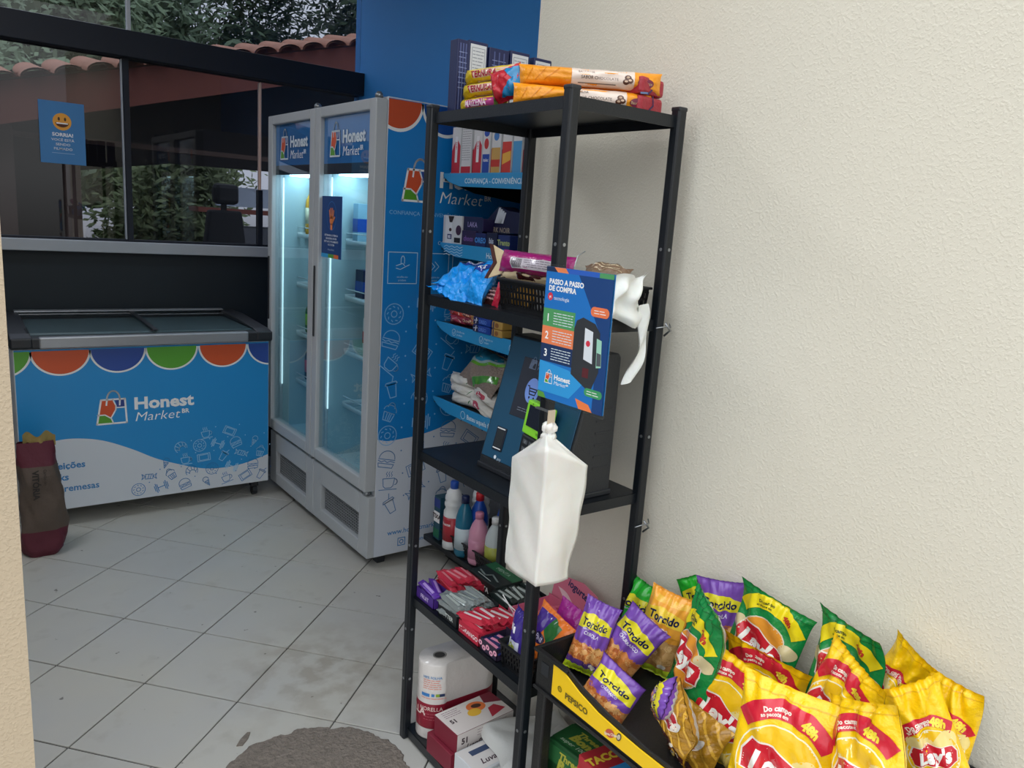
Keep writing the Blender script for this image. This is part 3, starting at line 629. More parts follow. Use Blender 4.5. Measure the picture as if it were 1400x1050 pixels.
# ============================================================ wall shelf beyond the rack (gondola)
BLK2 = mat('black_powder_coat', '15181d', .35, bump=.1, bscale=250, vary=.1); STRIP = mat('blue_shelf_strip', '2d93cc', .35, vary=.02)
t = thing('wall_shelf_unit', 'dark wall shelf unit with blue curved edge strips between rack and fridge', 'shelf unit', (2.2, 2.4, 0))
def g_(nm, x0, x1, y0, y1, z0, z1, m, bev=0): return bx(nm, x0-2.2, x1-2.2, y0-2.4, y1-2.4, z0, z1, m, t, bev)
g_('back_board', 2.22, 2.255, 1.95, 2.84, .03, 2.0, mat('shaded_back_board', '0e1524', .6)); g_('upright', 2.17, 2.22, 2.38, 2.43, 0, 2.0, BLK2, .003); g_('kickplate', 1.85, 2.2, 1.95, 2.84, 0, .07, BLK2, .003)  # the back board's shade is put into its near-black blue
for k, z_ in enumerate((1.715, 1.435, 1.105, .775)):
    b = MB(); yz = [(2.845, 0), (2.845, -.012), (2.80, -.035), (2.72, -.052), (1.95, -.066), (1.95, 0)]
    b.prism(yz, lambda p, q: (1.745-2.2, p-2.4, z_+q), lambda p, q: (1.752-2.2, p-2.4, z_+q)); sp = b.build('edge_strip', STRIP, t, bevel=.001)
    g_('shelf_board', 1.752, 2.22, 1.95, 2.845, z_-.03, z_-.004, BLK2, .002)
    b = MB(); b.prism([(1.76, -.03), (2.2, -.03), (2.2, -.10), (1.9, -.07)], lambda p, q: (p-2.2, 2.835-2.4, z_+q), lambda p, q: (p-2.2, 2.842-2.4, z_+q)); b.build('bracket', BLK2, t)
    a = Art(); c = 'd9ecf8'
    if k == 0: a.text('CONFIANÇA - CONVENIÊNCIA - VARIEDADE', -.28, -.03, .02, c, 2, .015, align='l', sx=1.0)
    elif k == 1:
        for r_ in range(4): a.stroke([(-.41+.02*i, -.012-.011*r_+(.003 if i % 2 else -.003)) for i in range(8)], .0018, c, 2)
        a.text('Honest Market', -.1, -.03, .022, c, 2, .01, align='l')
    else:
        for x_, s_ in ((-.3, 'Escolha seu\nproduto'), (-.1, 'Registre no\ntotem'), (.1, 'Faça o\npagamento')):
            a.ring(x_, -.03, .014, .002, c, 2, 12); a.stroke([(x_-.008, -.03), (x_, -.038), (x_+.01, -.02)], .002, c, 2)
            for i, l_ in enumerate(s_.split('\n')): a.text(l_, x_+.022, -.022-.014*i, .009, c, 2, 0, align='l')
        if k == 3: a.it = a.it[:0]; a.ring(-.2, -.03, .016, .003, c, 2, 12); a.text('Bateu aquela fome?', -.17, -.03, .02, c, 2, .02, align='l')
    a.build('strip_print', sp, plane((1.7448-2.2, 0, z_), (0, -1, 0), (0, 0, 1)), PRINT)
g_('shelf_board', 1.74, 2.22, 1.95, 2.86, .10, .125, BLK2, .003)

# ============================================================ black metal rack
RK = mat('rack_dark_metal', '12171d', .38, bump=.08, bscale=300, vary=.08, spec=.5)
RX0, RX1, RY0, RY1 = 1.055, 1.40, 1.252, 1.820
t = thing('metal_rack', 'black five-shelf metal rack standing against the beige wall', 'rack', (1.225, 1.535, 0))
def r_(nm, x0, x1, y0, y1, z0, z1, m=RK, bev=0): return bx(nm, x0-1.225, x1-1.225, y0-1.535, y1-1.535, z0, z1, m, t, bev)
for px_, py_ in ((RX0, RY0), (RX0, RY1-.026), (RX1-.026, RY0), (RX1-.026, RY1-.026)):
    p = r_('post', px_, px_+.026, py_, py_+.026, .0, 1.812, RK, .005)
    b = MB(); b.box(px_-.0005-1.225, px_+.0265-1.225, py_-.0005-1.535, py_+.0265-1.535, 1.806, 1.816); b.build('post_cap', DKP, p, bevel=.003)
    b = MB()
    for z_ in (.2, .36, .62, 1.05, 1.5): b.tube([(px_+.013-1.225, py_-.001-1.535, z_), (px_+.013-1.225, py_+.001-1.535, z_)], .004, 8); b.tube([(px_-.001-1.225, py_+.013-1.535, z_), (px_+.001-1.225, py_+.013-1.535, z_)], .004, 8)
    b.build('rivet', CHR, p)
SHZ = (1.797, 1.335, .903, .462, .036)
for z_ in SHZ:
    b = MB(); x0, x1, y0, y1 = RX0+.013-1.225, RX1-.013-1.225, RY0+.013-1.535, RY1-.013-1.535
    b.box(x0, x1, y0, y1, z_-.003, z_); b.box(x0-.001, x0+.002, y0, y1, z_-.026, z_); b.box(x1-.002, x1+.001, y0, y1, z_-.026, z_); b.box(x0, x1, y0-.001, y0+.002, z_-.026, z_); b.box(x0, x1, y1-.002, y1+.001, z_-.026, z_)
    b.build('shelf', RK, t)
for z_, px_, y_ in ((1.318, 1.4, 1.262), (.82, 1.4, 1.262)):
    o = thing('wall_hook', 'small steel tie clip holding the %s of the rack post to the wall' % ('upper part' if z_ > 1 else 'lower part'), 'clip', (px_, y_, z_))
    MB().tube([(-.03, -.012, 0), (.004, -.016, .004), (.022, -.01, 0), (.028, 0, .007)], .0016, 6).build('clip_wire', CHR, o, True); MB().tube([(.0, -.012, .012), (.01, -.02, -.006), (.004, -.008, -.02)], .0028, 6).build('clip_twist', CHR, o, True)

# ------------------------------------------------------------ generic goods
def pack(name, label, cat, loc, size, rot=0, m=None, art=None, side=None, top=None, group=None, bev=.002, lean=None, amat=None, extra=None):
    """box standing at loc; local front is -y (art), local +x is the side, size (w, d, h)"""
    w, d, h = size; t = thing(name, label, cat, loc, rot if lean is None else (lean[0], lean[1], rot), group)
    bx('box_body', -w/2, w/2, -d/2, d/2, 0, h, m, t, bev)
    am = amat or CARD
    if art: art.build('front_print', t, plane((0, -d/2, h/2), (1, 0, 0), (0, 0, 1)), am)
    if side: side.build('side_print', t, plane((w/2, 0, h/2), (0, 1, 0), (0, 0, 1)), am)
    if top: top.build('top_print', t, plane((0, 0, h), (1, 0, 0), (0, 1, 0)), am)
    return t
def basket(label, x0, x1, y0, y1, z0, h, rot=0, name='plastic_basket'):
    cx, cy = (x0+x1)/2, (y0+y1)/2; t = thing(name, label, 'basket', (cx, cy, z0), rot); m = mat('black_basket_plastic', '121316', .4, vary=.05)
    hx, hy = (x1-x0)/2, (y1-y0)/2; BL = lambda nm, *a: MB().box(*a).build(nm, m, t, bevel=0)
    bx('basket_floor', -hx+.012, hx-.012, -hy+.012, hy-.012, 0, .004, m, t)
    for side, L_ in (('x', hx), ('x-', hx), ('y', hy), ('y-', hy)):
        b = MB(); half = L_; other = hy if side[0] == 'x' else hx; sg = -1 if side.endswith('-') else 1
        def put(a0, a1, z_0, z_1):
            o0 = lambda z_: sg*(other-.012*(1-z_/h))
            for (q0, q1) in ((a0, a1),):
                P = []
                for z_ in (z_0, z_1):
                    o = o0(z_)
                    for th in (0, .0025*-sg):
                        for q in (q0, q1):
                            P.append((q, o+th, z_) if side[0] == 'x' else (o+th, q, z_))
                i = len(b.v); b.v += P
                for f in ((0, 1, 3, 2), (4, 6, 7, 5), (0, 4, 5, 1), (2, 3, 7, 6), (0, 2, 6, 4), (1, 5, 7, 3)): b.face([i+k for k in f])
        rows = [(0, h*.18)]+[(h*(.36+.22*k)-.0, h*(.36+.22*k)+h*.07) for k in range(2)]+[(h*.8, h)]
        for z_0, z_1 in rows: put(-half+.004, half-.004, z_0, z_1)
        n = max(4, int(2*half/.012))
        for k in range(n+1): q = -half+.004+(2*half-.012)*k/n; put(q, q+.006, h*.1, h*.85)
        b.build('basket_side', m, t)
    b = MB()
    for (xa, xb, ya, yb) in ((-hx-.003, hx+.003, -hy-.004, -hy+.002), (-hx-.003, hx+.003, hy-.002, hy+.004), (-hx-.004, -hx+.002, -hy, hy), (hx-.002, hx+.004, -hy, hy)): b.box(xa, xb, ya, yb, h-.006, h)
    b.build('basket_rim', m, t, bevel=.0015); return t

def film(name, label, cat, loc, rot, size, m, art=None, group=None, seed=0, amp=.0035, seal=.06, pw=2.4, nu=30, nv=40, am=None, pre=None, cell=.006, curl=0, twist=0, mats=None, matfn=None, ends=None, pinch=.1, side_mat=None, sag=0):
    """inflated film packet lying in its local x (width) / y (height) plane, front towards +z"""
    w, h, th = size; g = random.Random(seed); ph = [g.uniform(0, 6.28) for _ in range(12)]; fr = [g.uniform(.7, 1.3) for _ in range(12)]; an = [g.uniform(-.9, .9) for _ in range(6)]
    def surf(u, v, sg=1, off=0):
        av = abs(v); inn = max(0., 1-av/(1-seal)); body = (1-(min(1, av/(1-seal)))**3.2)**.75 if inn > 0 else 0
        prof = max(0., 1-abs(u)**pw)**.62
        z = th/2*prof*body
        e = av**2.5*(1-.55*av**12); x = w/2*u*(1-pinch*(1-av**5))
        y = h/2*v*(1-.04*(1-u*u)*av)
        c = amp*(math.sin(u*9*fr[0]+ph[0])*.8+math.sin(u*17*fr[1]+ph[1]+v*2))*e*(1-abs(u)**6)
        for k in range(3):
            c += amp*.9*math.sin((u*math.cos(an[k])+v*1.3*math.sin(an[k]))*(7+3*k)*fr[k+2]+ph[k+2])*body*prof*(.35+.65*abs(u)**1.2)
            d = (u*math.cos(an[k+3])+v*math.sin(an[k+3]))-.5*math.sin(ph[k+6]); c += amp*1.1*(math.exp(-(d*7)**2)-.6*math.exp(-((d-.16)*9)**2))*prof*body
        c += amp*.9*math.sin(u*26*fr[5]+ph[5])*av**5*(1-abs(u)**8); q_ = (1-av)*2.2+abs(u); c += amp*.7*math.sin(9*q_+ph[9])*abs(u)**2*av**2*prof
        if av > 1-seal: c = c*.5+.0006*math.sin(av*h*900)
        zz = sg*(z+off)+(c if sg > 0 else c*.6)+ (.0004*sg)
        zz += curl*max(0, v-.35)**2*h+sag*(v*v)*h
        if twist: a_ = twist*v*abs(v); x, zz = x*math.cos(a_)-zz*math.sin(a_), x*math.sin(a_)+zz*math.cos(a_)
        return Vector((x, y, zz))
    t = thing(name, label, cat, loc, rot, group); b = MB()
    b.grid(lambda u, v: surf(2*u-1, 2*v-1, 1), nu, nv); nf_ = len(b.f); b.grid(lambda u, v: surf(2*u-1, 2*v-1, -1), nu, nv, True)
    if matfn:
        for i in range(len(b.f)):
            k = i % nf_; b.m[i] = matfn(2*((k % nu)+.5)/nu-1, 2*((k//nu)+.5)/nv-1, i >= nf_)
    b.build('film_body', mats or m, t, True, weld=True)
    if art or pre:
        art_o = (art or Art()).build('front_print', t, lambda x, y, l: surf(max(-1, min(1, x/(w/2))), max(-1, min(1, y/(h/2))), 1, .0010+.0003*l), am or GLOSSPRINT, cell, pre, True)
    return t
def flatrot(yaw, lean=0, roll=0):
    """packet standing up: local y up, front towards -x when yaw = -90 deg"""
    return (Matrix.Rotation(yaw, 3, 'Z') @ Matrix.Rotation(PI/2-lean, 3, 'X') @ Matrix.Rotation(roll, 3, 'Z')).to_euler()
FM = lambda n, c, r=.25, bump=.25, metal=0: mat(n, c, r, metal, bump, 70, .05, 6, spec=.5)

# ------------------------------------------------------------ top shelf
navy = mat('navy_carton', '1b2450', .35); whc = mat('white_carton', 'c9ccd0', .5)
zt = SHZ[0]+.0005
def textblock(a, x0, x1, y1, rows, dy, c, l=2, wd=.002, seed=0):
    g = random.Random(seed)
    for r_k in range(rows):
        y = y1-dy*r_k; x = x0
        while x < x1-.004:
            L = g.uniform(.004, .016); L = min(L, x1-x); a.stroke([(x, y), (x+L, y)], wd, c, l); x += L+.003
    return a
def carton_white(w, h, seed, rim='2a6fb8'):
    a = Art(); a.rect(-w/2+.004, -h/2+.004, w/2-.004, h/2-.008, 'cfd2d6', 1); a.stroke([(-w/2+.009, -h/2+.01), (w/2-.009, -h/2+.01), (w/2-.009, h/2-.016), (-w/2+.009, h/2-.016)], .0015, '8a8f98', 2, True)
    return textblock(a, -w/2+.012, w/2-.012, h/2-.024, 17, .008, '8d929c', 2, .0022, seed)
def carton_navy(w, h, seed):
    a = Art(); 
    for k in range(3): a.stroke([(-w/2+w*(.25+.25*k), -h/2+.01), (-w/2+w*(.25+.25*k), h/2-.01)], .004, '4a5585', 1)
    return textblock(a, -w*.35, w*.35, h/2-.03, 8, .012, '7b86b0', 2, .002, seed)
for k, (x_, w, kind, h, lb) in enumerate(((1.112, .034, 'n', .175, 'navy carton at the left end of the top shelf back row, shiny edge'), (1.157, .058, 'w', .178, 'navy carton with grey printed panel, second from left on the top shelf'), (1.222, .062, 'n', .172, 'plain dark navy carton in the middle of the top shelf back row'), (1.289, .062, 'w', .176, 'carton with white printed panel and bright blue side, top shelf back row'), (1.365, .060, 'w', .172, 'low white-panelled carton with dark rim at the right end of the back row'))):
    pack('navy_carton', lb, 'carton', (x_, 1.765, zt), (w, .035, h), 0, navy, (carton_white if kind == 'w' else carton_navy)(w-.002, h, k), side=Art().rect(-.016, -h/2+.003, .016, h/2-.003, '2f86cf' if k == 3 else '27316a', 1), group='navy cartons on top of the rack')
yel = FM('yellow_foil', 'e3c51e', .3, .4); pinkf = FM('magenta_foil', 'b0387c', .25, .4); redf = FM('red_foil', 'c02433', .3, .3); cyanf = FM('cyan_foil', '1f7fb5', .25, .4); orgf = FM('orange_foil', 'f09a1e', .3, .35); creamf = FM('cream_foil', 'e2cfc2', .4, .2)
for k in range(3):
    m2 = pinkf if k == 0 else FM('pale_rose_foil', 'dcb6a6', .3, .3)
    a = Art(); a.rect(-.04, -.0165, .09, .0165, 'b83a86' if k == 0 else 'e6c4b0', 1); a.text('TERNURA' if k else 'MAIZENA', .0, 0, .015, 'b01f3c' if k else 'f0d0e0', 2, .03)
    t = film('biscuit_packet', ['yellow biscuit packet with magenta band, bottom of the three', 'yellow biscuit packet with red lettering, middle of the three', 'yellow biscuit packet, topmost of the three on the rack top'][k], 'packet', (1.12+.006*k, 1.655-.004*k, zt+.017+.0345*k), flatrot(-PI/2+.05*k), (.19, .034, .05), yel, a, 'yellow biscuit packets on the rack top', k, .0012, .02, 3, 24, 10, cell=.008, pinch=.0)
# long chocolate roll cakes
def cake_art(L, h, var):
    a = Art(); a.rect(-L*.14, -h/2, L*.30, h/2, 'e6d3c6', 1); c = '6a5a50'
    a.text('BAUNILHA', -.0, h*.22, .010, c, 2, .0, ital=.2, align='l') if var == 9 else None
    a.text('BAUNILHA', -.012, h*.24, .0055, c, 2, .0); a.text('SABOR CHOCOLATE', .018, -.002, .0065, c, 2, .01); a.stroke([(-.03, -.014), (.055, -.014)], .0015, c, 2)
    for dx, dy in ((0, 0), (.009, .003), (.004, .009)): a.ell(L*.24+dx, -.006+dy, .008, .006, '5a3526', 2, n=10); a.ell(L*.24+dx, -.005+dy, .004, .0025, 'c9a88e', 3, n=8)
    a.ell(L*.385, -.004, .019, .010, '7a2a45', 2); a.text('Bauducco', L*.385, -.004, .006, 'e7c7a0', 3, .01)
    for k in range(3): a.stroke([(-L*.45+.02*k, -h*.3), (-L*.41+.03*k, h*.35)], .0015, 'd98612', 2)
    return a
for k, (c0, c1) in enumerate((((1.085, 1.492), (1.352, 1.318)), ((1.105, 1.502), (1.368, 1.31)))):
    L = math.hypot(c1[0]-c0[0], c1[1]-c0[1]); an = math.atan2(c1[1]-c0[1], c1[0]-c0[0])
    film('roll_cake_packet', ['orange and cream roll cake packet lying flat on the rack top', 'orange and cream roll cake packet stacked over the other one'][k], 'packet', ((c0[0]+c1[0])/2, (c0[1]+c1[1])/2, zt+.023+.044*k), flatrot(an), (L, .047, .085), orgf, cake_art(L, .04, k), 'roll cake packets on the rack top', 20+k, .0022, .03, 3, 40, 14, cell=.006, pinch=.02, matfn=None)
film('snack_packet', 'red and blue crumpled packet under the upper roll cake, left end', 'packet', (1.10, 1.535, zt+.048), flatrot(-PI/2+.3, 0, .25), (.09, .075, .05), redf, Art().poly([(-.01, -.03), (.03, .005), (.01, .03), (.045, .03), (.045, -.035)], '1f7fb5', 1).poly([(-.045, -.036), (-.03, -.036), (-.04, 0)], '5a6b2a', 1), None, 31, .004, .08, 2.6, 24, 20, cell=.005)
for k in range(2):
    pack('red_wafer_packet', ['dark red wafer packet, lower one at the right end of the rack top', 'dark red wafer packet, upper one at the right end of the rack top'][k], 'packet', (1.338, 1.36, zt+.04*k), (.085, .1, .0385), .12, FM('dark_red_film', 'a52a38', .35, .3), Art().stroke([(-.02, -.019), (.004, .0), (.0, .019)], .004, '3a2a55', 1).stroke([(-.045, -.019), (-.02, -.016)], .004, '6d86b0', 1), group='red wafer packets on the rack top', bev=.008)

# ------------------------------------------------------------ second shelf
zs = SHZ[1]+.0005
bluef = FM('bright_blue_foil', '1793ea', .16, .7); brnf = FM('brown_foil', '4a2724', .3, .5)
for k, (x_, y_, z_, yw, ln, lb) in enumerate(((1.115, 1.70, .028, -1.5, 1.2, 'bright blue cookie bag lying lowest on the second shelf'), (1.13, 1.70, .055, -1.3, 1.0, 'bright blue cookie bag on top of the pile on the second shelf'), (1.12, 1.63, .045, -1.9, .7, 'bright blue crumpled bag leaning at the right of the blue pile'))):
    a = Art(); a.rect(-.04, .02, .05, .045, '1d3f9a', 2); a.text('COOKIES', .005, .035, .012, 'e8eef6', 3, .03)
    film('cookie_bag', lb, 'bag', (x_, y_, zs+z_), flatrot(yw, ln, .1*k), (.15, .12, .05), bluef, a, 'blue cookie bags', 40+k, .005, .1, 2.2, 30, 26, cell=.006, twist=.3)
film('candy_bag', 'small brown patterned candy bag between blue bags and basket', 'bag', (1.12, 1.555, zs+.022), flatrot(-1.6, .5), (.07, .05, .025), brnf, textblock(Art(), -.03, .03, .018, 4, .01, 'b98f8a', 1, .004, 3), None, 44, .003, .1, 2.2, 16, 14, cell=.006)
film('candy_bag', 'narrow red bag squeezed against the side of the black basket', 'bag', (1.10, 1.518, zs+.03), flatrot(-1.3, .1, -.2), (.02, .06, .01), FM('crimson_foil', 'b3203c', .25, .3), None, None, 45, .001, .1, 2.2, 8, 12)
basket('black perforated basket of cake packets on the second shelf', 1.085, 1.375, 1.285, 1.50, zs, .075)
MAG = FM('plum_film', '9c1f6e', .25, .25)
a = Art(); a.rect(-.06, -.018, .075, .006, 'c9c2cc', 1)
for k in range(16): a.rect(-.055+.0022*k, -.016, -.055+.0022*k+(.0008 if k % 3 else .0015), .004, '2a2a2a', 2)
textblock(a, -.012, .072, .002, 4, .0048, '77707c', 2, .0014, 2)
film('roll_packet', 'plum magenta packet with a barcode lying across the black basket', 'packet', (1.115, 1.40, zs+.113), flatrot(-PI/2+.08, .25), (.24, .052, .05), MAG, a, None, 50, .0018, .06, 3, 36, 14, cell=.006, pinch=0)
a = Art(); a.rect(-.03, -.015, .03, .015, '3c1c1c', 1); a.ell(.04, 0, .03, .012, '4a1f22', 1); a.rect(-.1, -.012, -.085, .012, '3c1c1c', 1)
film('roll_packet', 'cream and brown packet under the magenta one in the basket', 'packet', (1.125, 1.43, zs+.084), flatrot(-PI/2+.15, .5), (.2, .034, .04), FM('cream_film', 'd6c3a0', .3, .3), a, None, 51, .002, .08, 2.6, 30, 12, cell=.006)
b = thing('torn_packet_end', 'cream and brown star-shaped packet end sticking out left of the basket', 'packet', (1.11, 1.525, zs+.105), flatrot(-PI/2+.3, .1))
m_ = MB(); pts = [(-.03, .042), (.03, .02), (.04, -.004), (.02, -.02), (-.035, -.04), (-.012, 0)]; m_.prism(pts, lambda p, q: (p, q, 0), lambda p, q: (p*.96, q*.96, .004)); m_.build('film_end', FM('cream_film', 'd6c3a0'), b, bevel=.001)
m_ = MB(); m_.prism([(-.04, .044), (-.03, .042), (-.012, 0), (-.035, -.04), (-.043, -.04), (-.022, 0)], lambda p, q: (p, q, 0.001), lambda p, q: (p, q, .006)); m_.build('brown_edge', brnf, b)
pack('white_card_box', 'white open card tray inside the black basket', 'box', (1.2, 1.36, zs+.005), (.1, .16, .078), 0, whc)
film('bread_bag', 'brown wrapped bread packet at the wall end of the basket', 'packet', (1.31, 1.37, zs+.095), flatrot(-.9, 1.1), (.12, .07, .045), FM('tan_film', '8a6f58', .35, .4), textblock(Art(), -.04, .04, .02, 4, .01, 'd9c7a8', 1, .003, 8), None, 53, .004, .1, 2.2, 24, 16, cell=.006)
for k, (x_, y_, c_) in enumerate(((1.14, 1.47, 'c9952c'), (1.14, 1.33, 'b58a3a'), (1.28, 1.45, '8a5a3a'), (1.29, 1.33, 'a03a3a'))):
    film('cake_packet', ['golden cake packet low in the basket, far end', 'golden cake packet low in the basket, near end', 'brown cake packet deep in the basket by the wall', 'red cake packet deep in the basket by the wall'][k], 'packet', (x_, y_, zs+.032), flatrot(-1.5, .9), (.09, .06, .035), FM('film_'+c_, c_), None, 'cake packets inside the basket', 55+k, .002, .1, 2.3, 14, 12)

# ------------------------------------------------------------ payment kiosk on the third shelf
zk = SHZ[2]+.0005; KB = mat('kiosk_black_metal', '26292d', .45, bump=.15, bscale=300); KF = mat('kiosk_teal_panel', '1d4e6c', .4, vary=.03); SCR = mat('kiosk_screen', '252a36', .2)
t = thing('payment_kiosk', 'black self-checkout kiosk with teal sloping front on the middle shelf', 'kiosk', (1.145, 1.615, zk))
KW, KD, KH = .325, .158, .350
ang = -PI/2+.02; t.rotation_euler = (0, 0, ang)
prof = [(0, 0), (KD, 0), (KD, KH*.97), (KD*.95, KH), (.085, KH), (.0, .028)]
b = MB(); b.prism(prof, lambda p, q: (0, p, q), lambda p, q: (KW, p, q)); b.build('housing', KB, t, bevel=.004)
fd = Vector((0, .085, KH-.028)).normalized(); FL = math.hypot(.085, KH-.028)
fp = plane((0, 0, .028), (1, 0, 0), fd, .0006, .0003)
def slab(nm, x0, x1, y0, y1, z0, z1, m, bev=.001):
    n = Vector((1, 0, 0)).cross(fd).normalized(); M = Matrix(((1, fd.x, n.x, 0), (0, fd.y, n.y, 0), (0, fd.z, n.z, .028), (0, 0, 0, 1)))
    return MB().box(x0, x1, y0, y1, z0, z1, M).build(nm, m, t, bevel=bev)
slab('front_panel', .008, KW-.008, .006, FL-.006, 0, .003, KF); slab('screen', .075, .215, .13, FL-.05, .003, .0045, SCR)
slab('scanner_window', .045, .085, .03, .092, .003, .006, SCR, .002)
a = Art(); a.add(LOGO, .115, .272, .028, dl=12); a.it = [(v, f, lin('7d8fae'), l) for v, f, c, l in a.it]
a.ell(.137, .205, .026, .032, '7fa0ec', 14); c = '161a28'
a.stroke([(.118, .215), (.124, .215), (.13, .195), (.15, .195), (.155, .21), (.126, .21)], .003, c, 15); a.stroke([(.129, .203), (.153, .203)], .003, c, 15); a.ell(.132, .187, .003, .0035, c, 15, n=8); a.ell(.149, .187, .003, .0035, c, 15, n=8)
textblock(a, .1, .18, .155, 2, .006, '8e96a8', 14, .0012)
a.stroke([(.05, .088), (.08, .088)], .003, 'e4e6e8', 20); a.stroke([(.05, .036), (.08, .036)], .003, 'e4e6e8', 20); a.rect(.05, .04, .08, .084, '2a2f33', 19)
a.ell(.066, .013, .005, .005, 'e6ecf2', 12); a.text('pay', .084, .012, .008, 'b8c6d2', 12)
a.build('panel_print', t, fp, PRINT)
for k in range(6):
    z_ = .07+k*.029; b = MB(); b.box(KW-.0005, KW+.0012, (.085+.008), (.085+.060), z_, z_+.006); b.build('vent_slot', DKP, t, bevel=.0015)
    
bx('base_plinth', -.004, KW+.004, -.006, KD+.004, 0, .014, DKP, t, .003)
n3 = Vector((1, 0, 0)).cross(fd).normalized()
t2 = thing('card_terminal', 'green and black card payment terminal clipped on the kiosk front', 'card terminal', (0, 0, 0)); t2.parent = None
Mk = Matrix.Translation(t.location) @ Matrix.Rotation(ang, 4, 'Z') @ Matrix(((1, fd.x, n3.x, 0), (0, fd.y, n3.y, 0), (0, fd.z, n3.z, .028), (0, 0, 0, 1)))
t2.matrix_world = Mk @ Matrix.Translation((.212, .068, .006)) @ Matrix.Rotation(-.10, 4, 'Z') @ Matrix.Rotation(.15, 4, 'X')
LIME = mat('lime_plastic', '8fe03c', .35)
MB().box(-.042, .042, -.080, .035, 0, .022).build('terminal_body', DKP, t2, bevel=.006); MB().box(-.043, .043, .036, .12, 0, .024).build('terminal_head', LIME, t2, bevel=.004)
MB().box(-.03, .04, .058, .11, .024, .026).build('terminal_display', SCR, t2)
a = Art()
for r_k in range(4):
    for c_k in range(3): a.rect(-.03+.022*c_k, .012-.019*r_k, -.013+.022*c_k, .023-.019*r_k, '55595f', 1); a.text(str(r_k*3+c_k+1) if r_k < 3 else '*0#'[c_k], -.0215+.022*c_k, .0175-.019*r_k, .006, 'd0d3d6', 2)
for c_k, cc_ in enumerate(('e0707a', 'f0c83c', '2fae62')): a.rect(-.03+.022*c_k, -.074, -.013+.022*c_k, -.062, cc_, 1)
a.build('keys', t2, plane((0, 0, .022), (1, 0, 0), (0, 1, 0)), PRINT)
a = Art(); a.text('TON', .02, .048, .006, '2e5a1c', 1, .02); a.text('A', -.02, .114, .006, '2e5a1c', 1); a.build('head_print', t2, plane((0, 0, .024), (1, 0, 0), (0, 1, 0)), PRINT)

# ------------------------------------------------------------ acrylic step-by-step sign
t = thing('instruction_sign', 'clear acrylic holder with blue step by step purchase sheet hung on the rack corner', 'sign', (1.036, 1.162, 1.318), -PI/2+.03)
SWD, SHT = .202, .286
bx('acrylic_plate', -SWD/2, SWD/2, .0, .003, -SHT/2, SHT/2, glass('acrylic', (.96, .98, .98), .03), t, .0006, 1)
bx('back_sheet', -SWD/2+.004, SWD/2-.004, .0035, .0045, -SHT/2+.006, SHT/2-.006, mat('sign_paper', '1f86cf', .5), t)
a = Art(); x0, x1, y0, y1 = -SWD/2+.004, SWD/2-.004, -SHT/2+.006, SHT/2-.006; W_, H_ = x1-x0, y1-y0
X = lambda u: x0+W_*u; Y = lambda v: y1-H_*v
a.poly([(X(0), Y(.0)), (X(1), Y(0)), (X(1), Y(1)), (X(0), Y(1))], '1672c4', 1)
a.poly([(X(.5), Y(.03)), (X(1), Y(.03)), (X(1), Y(1)), (X(.85), Y(1)), (X(.85), Y(.4))], '0d3f7c', 1.2)
a.poly([(X(0), Y(0)), (X(.12), Y(0)), (X(.18), Y(.035)), (X(0), Y(.035))], '10294f', 2); a.poly([(X(.12), Y(0)), (X(.3), Y(0)), (X(.35), Y(.035)), (X(.18), Y(.035))], 'ea8652', 2)
a.poly([(X(.3), Y(0)), (X(.8), Y(0)), (X(.8), Y(.035)), (X(.35), Y(.035))], '2a5fc0', 2); a.poly([(X(.8), Y(0)), (X(1), Y(0)), (X(1), Y(.035)), (X(.8), Y(.035))], '4e9a62', 2)
a.text('PASSO A PASSO', X(.06), Y(.105), .0105, 'f4f4f4', 3, .04, align='l'); a.text('DE COMPRA', X(.06), Y(.155), .0105, 'f4f4f4', 3, .04, align='l')
a.ell(X(.09), Y(.22), .008, .008, 'd8324a', 3); a.text('yt', X(.09), Y(.22), .006, 'ffffff', 4, .02); a.text('tecnologia', X(.15), Y(.225), .008, 'e2ecf6', 3, 0, align='l')
for v0, v1, c_, n_ in ((.31, .445, '4d9b61', '1'), (.445, .58, 'ee8455', '2'), (.58, .715, '14315e', '3')):
    a.poly([(X(0), Y(v0)), (X(.5), Y(v0)), (X(.5), Y(v1)), (X(0), Y(v1))], c_, 3); a.text(n_, X(.08), Y((v0+v1)/2), .016, 'ffffff', 4, .02)
    textblock(a, X(.17), X(.47), Y(v0+.03), 5, .0055, 'dce8ee', 4, .0016, int(n_))
a.poly([(X(0), Y(.715)), (X(.45), Y(.74)), (X(.68), Y(.78)), (X(.68), Y(.82)), (X(.5), Y(.95)), (X(0), Y(.95))], '2d9ade', 2.5)
# picture of the kiosk on the sheet
a.poly([(X(.5), Y(.42)), (X(.53), Y(.36)), (X(.62), Y(.33)), (X(.8), Y(.36)), (X(.88), Y(.42)), (X(.9), Y(.7)), (X(.82), Y(.83)), (X(.74), Y(.84)), (X(.5), Y(.76))], '2e3238', 4)
a.poly([(X(.66), Y(.40)), (X(.78), Y(.42)), (X(.8), Y(.65)), (X(.67), Y(.63))], 'dfe6ee', 5); a.ell(X(.72), Y(.51), .006, .006, 'd8324a', 6)
a.poly([(X(.84), Y(.46)), (X(.91), Y(.47)), (X(.93), Y(.66)), (X(.86), Y(.67))], '9fd6c0', 6); a.poly([(X(.855), Y(.56)), (X(.915), Y(.565)), (X(.925), Y(.65)), (X(.865), Y(.655))], '50565e', 7)
a.poly([(X(.67), Y(.69)), (X(.76), Y(.69)), (X(.76), Y(.76)), (X(.67), Y(.76))], '5a1f28', 5)
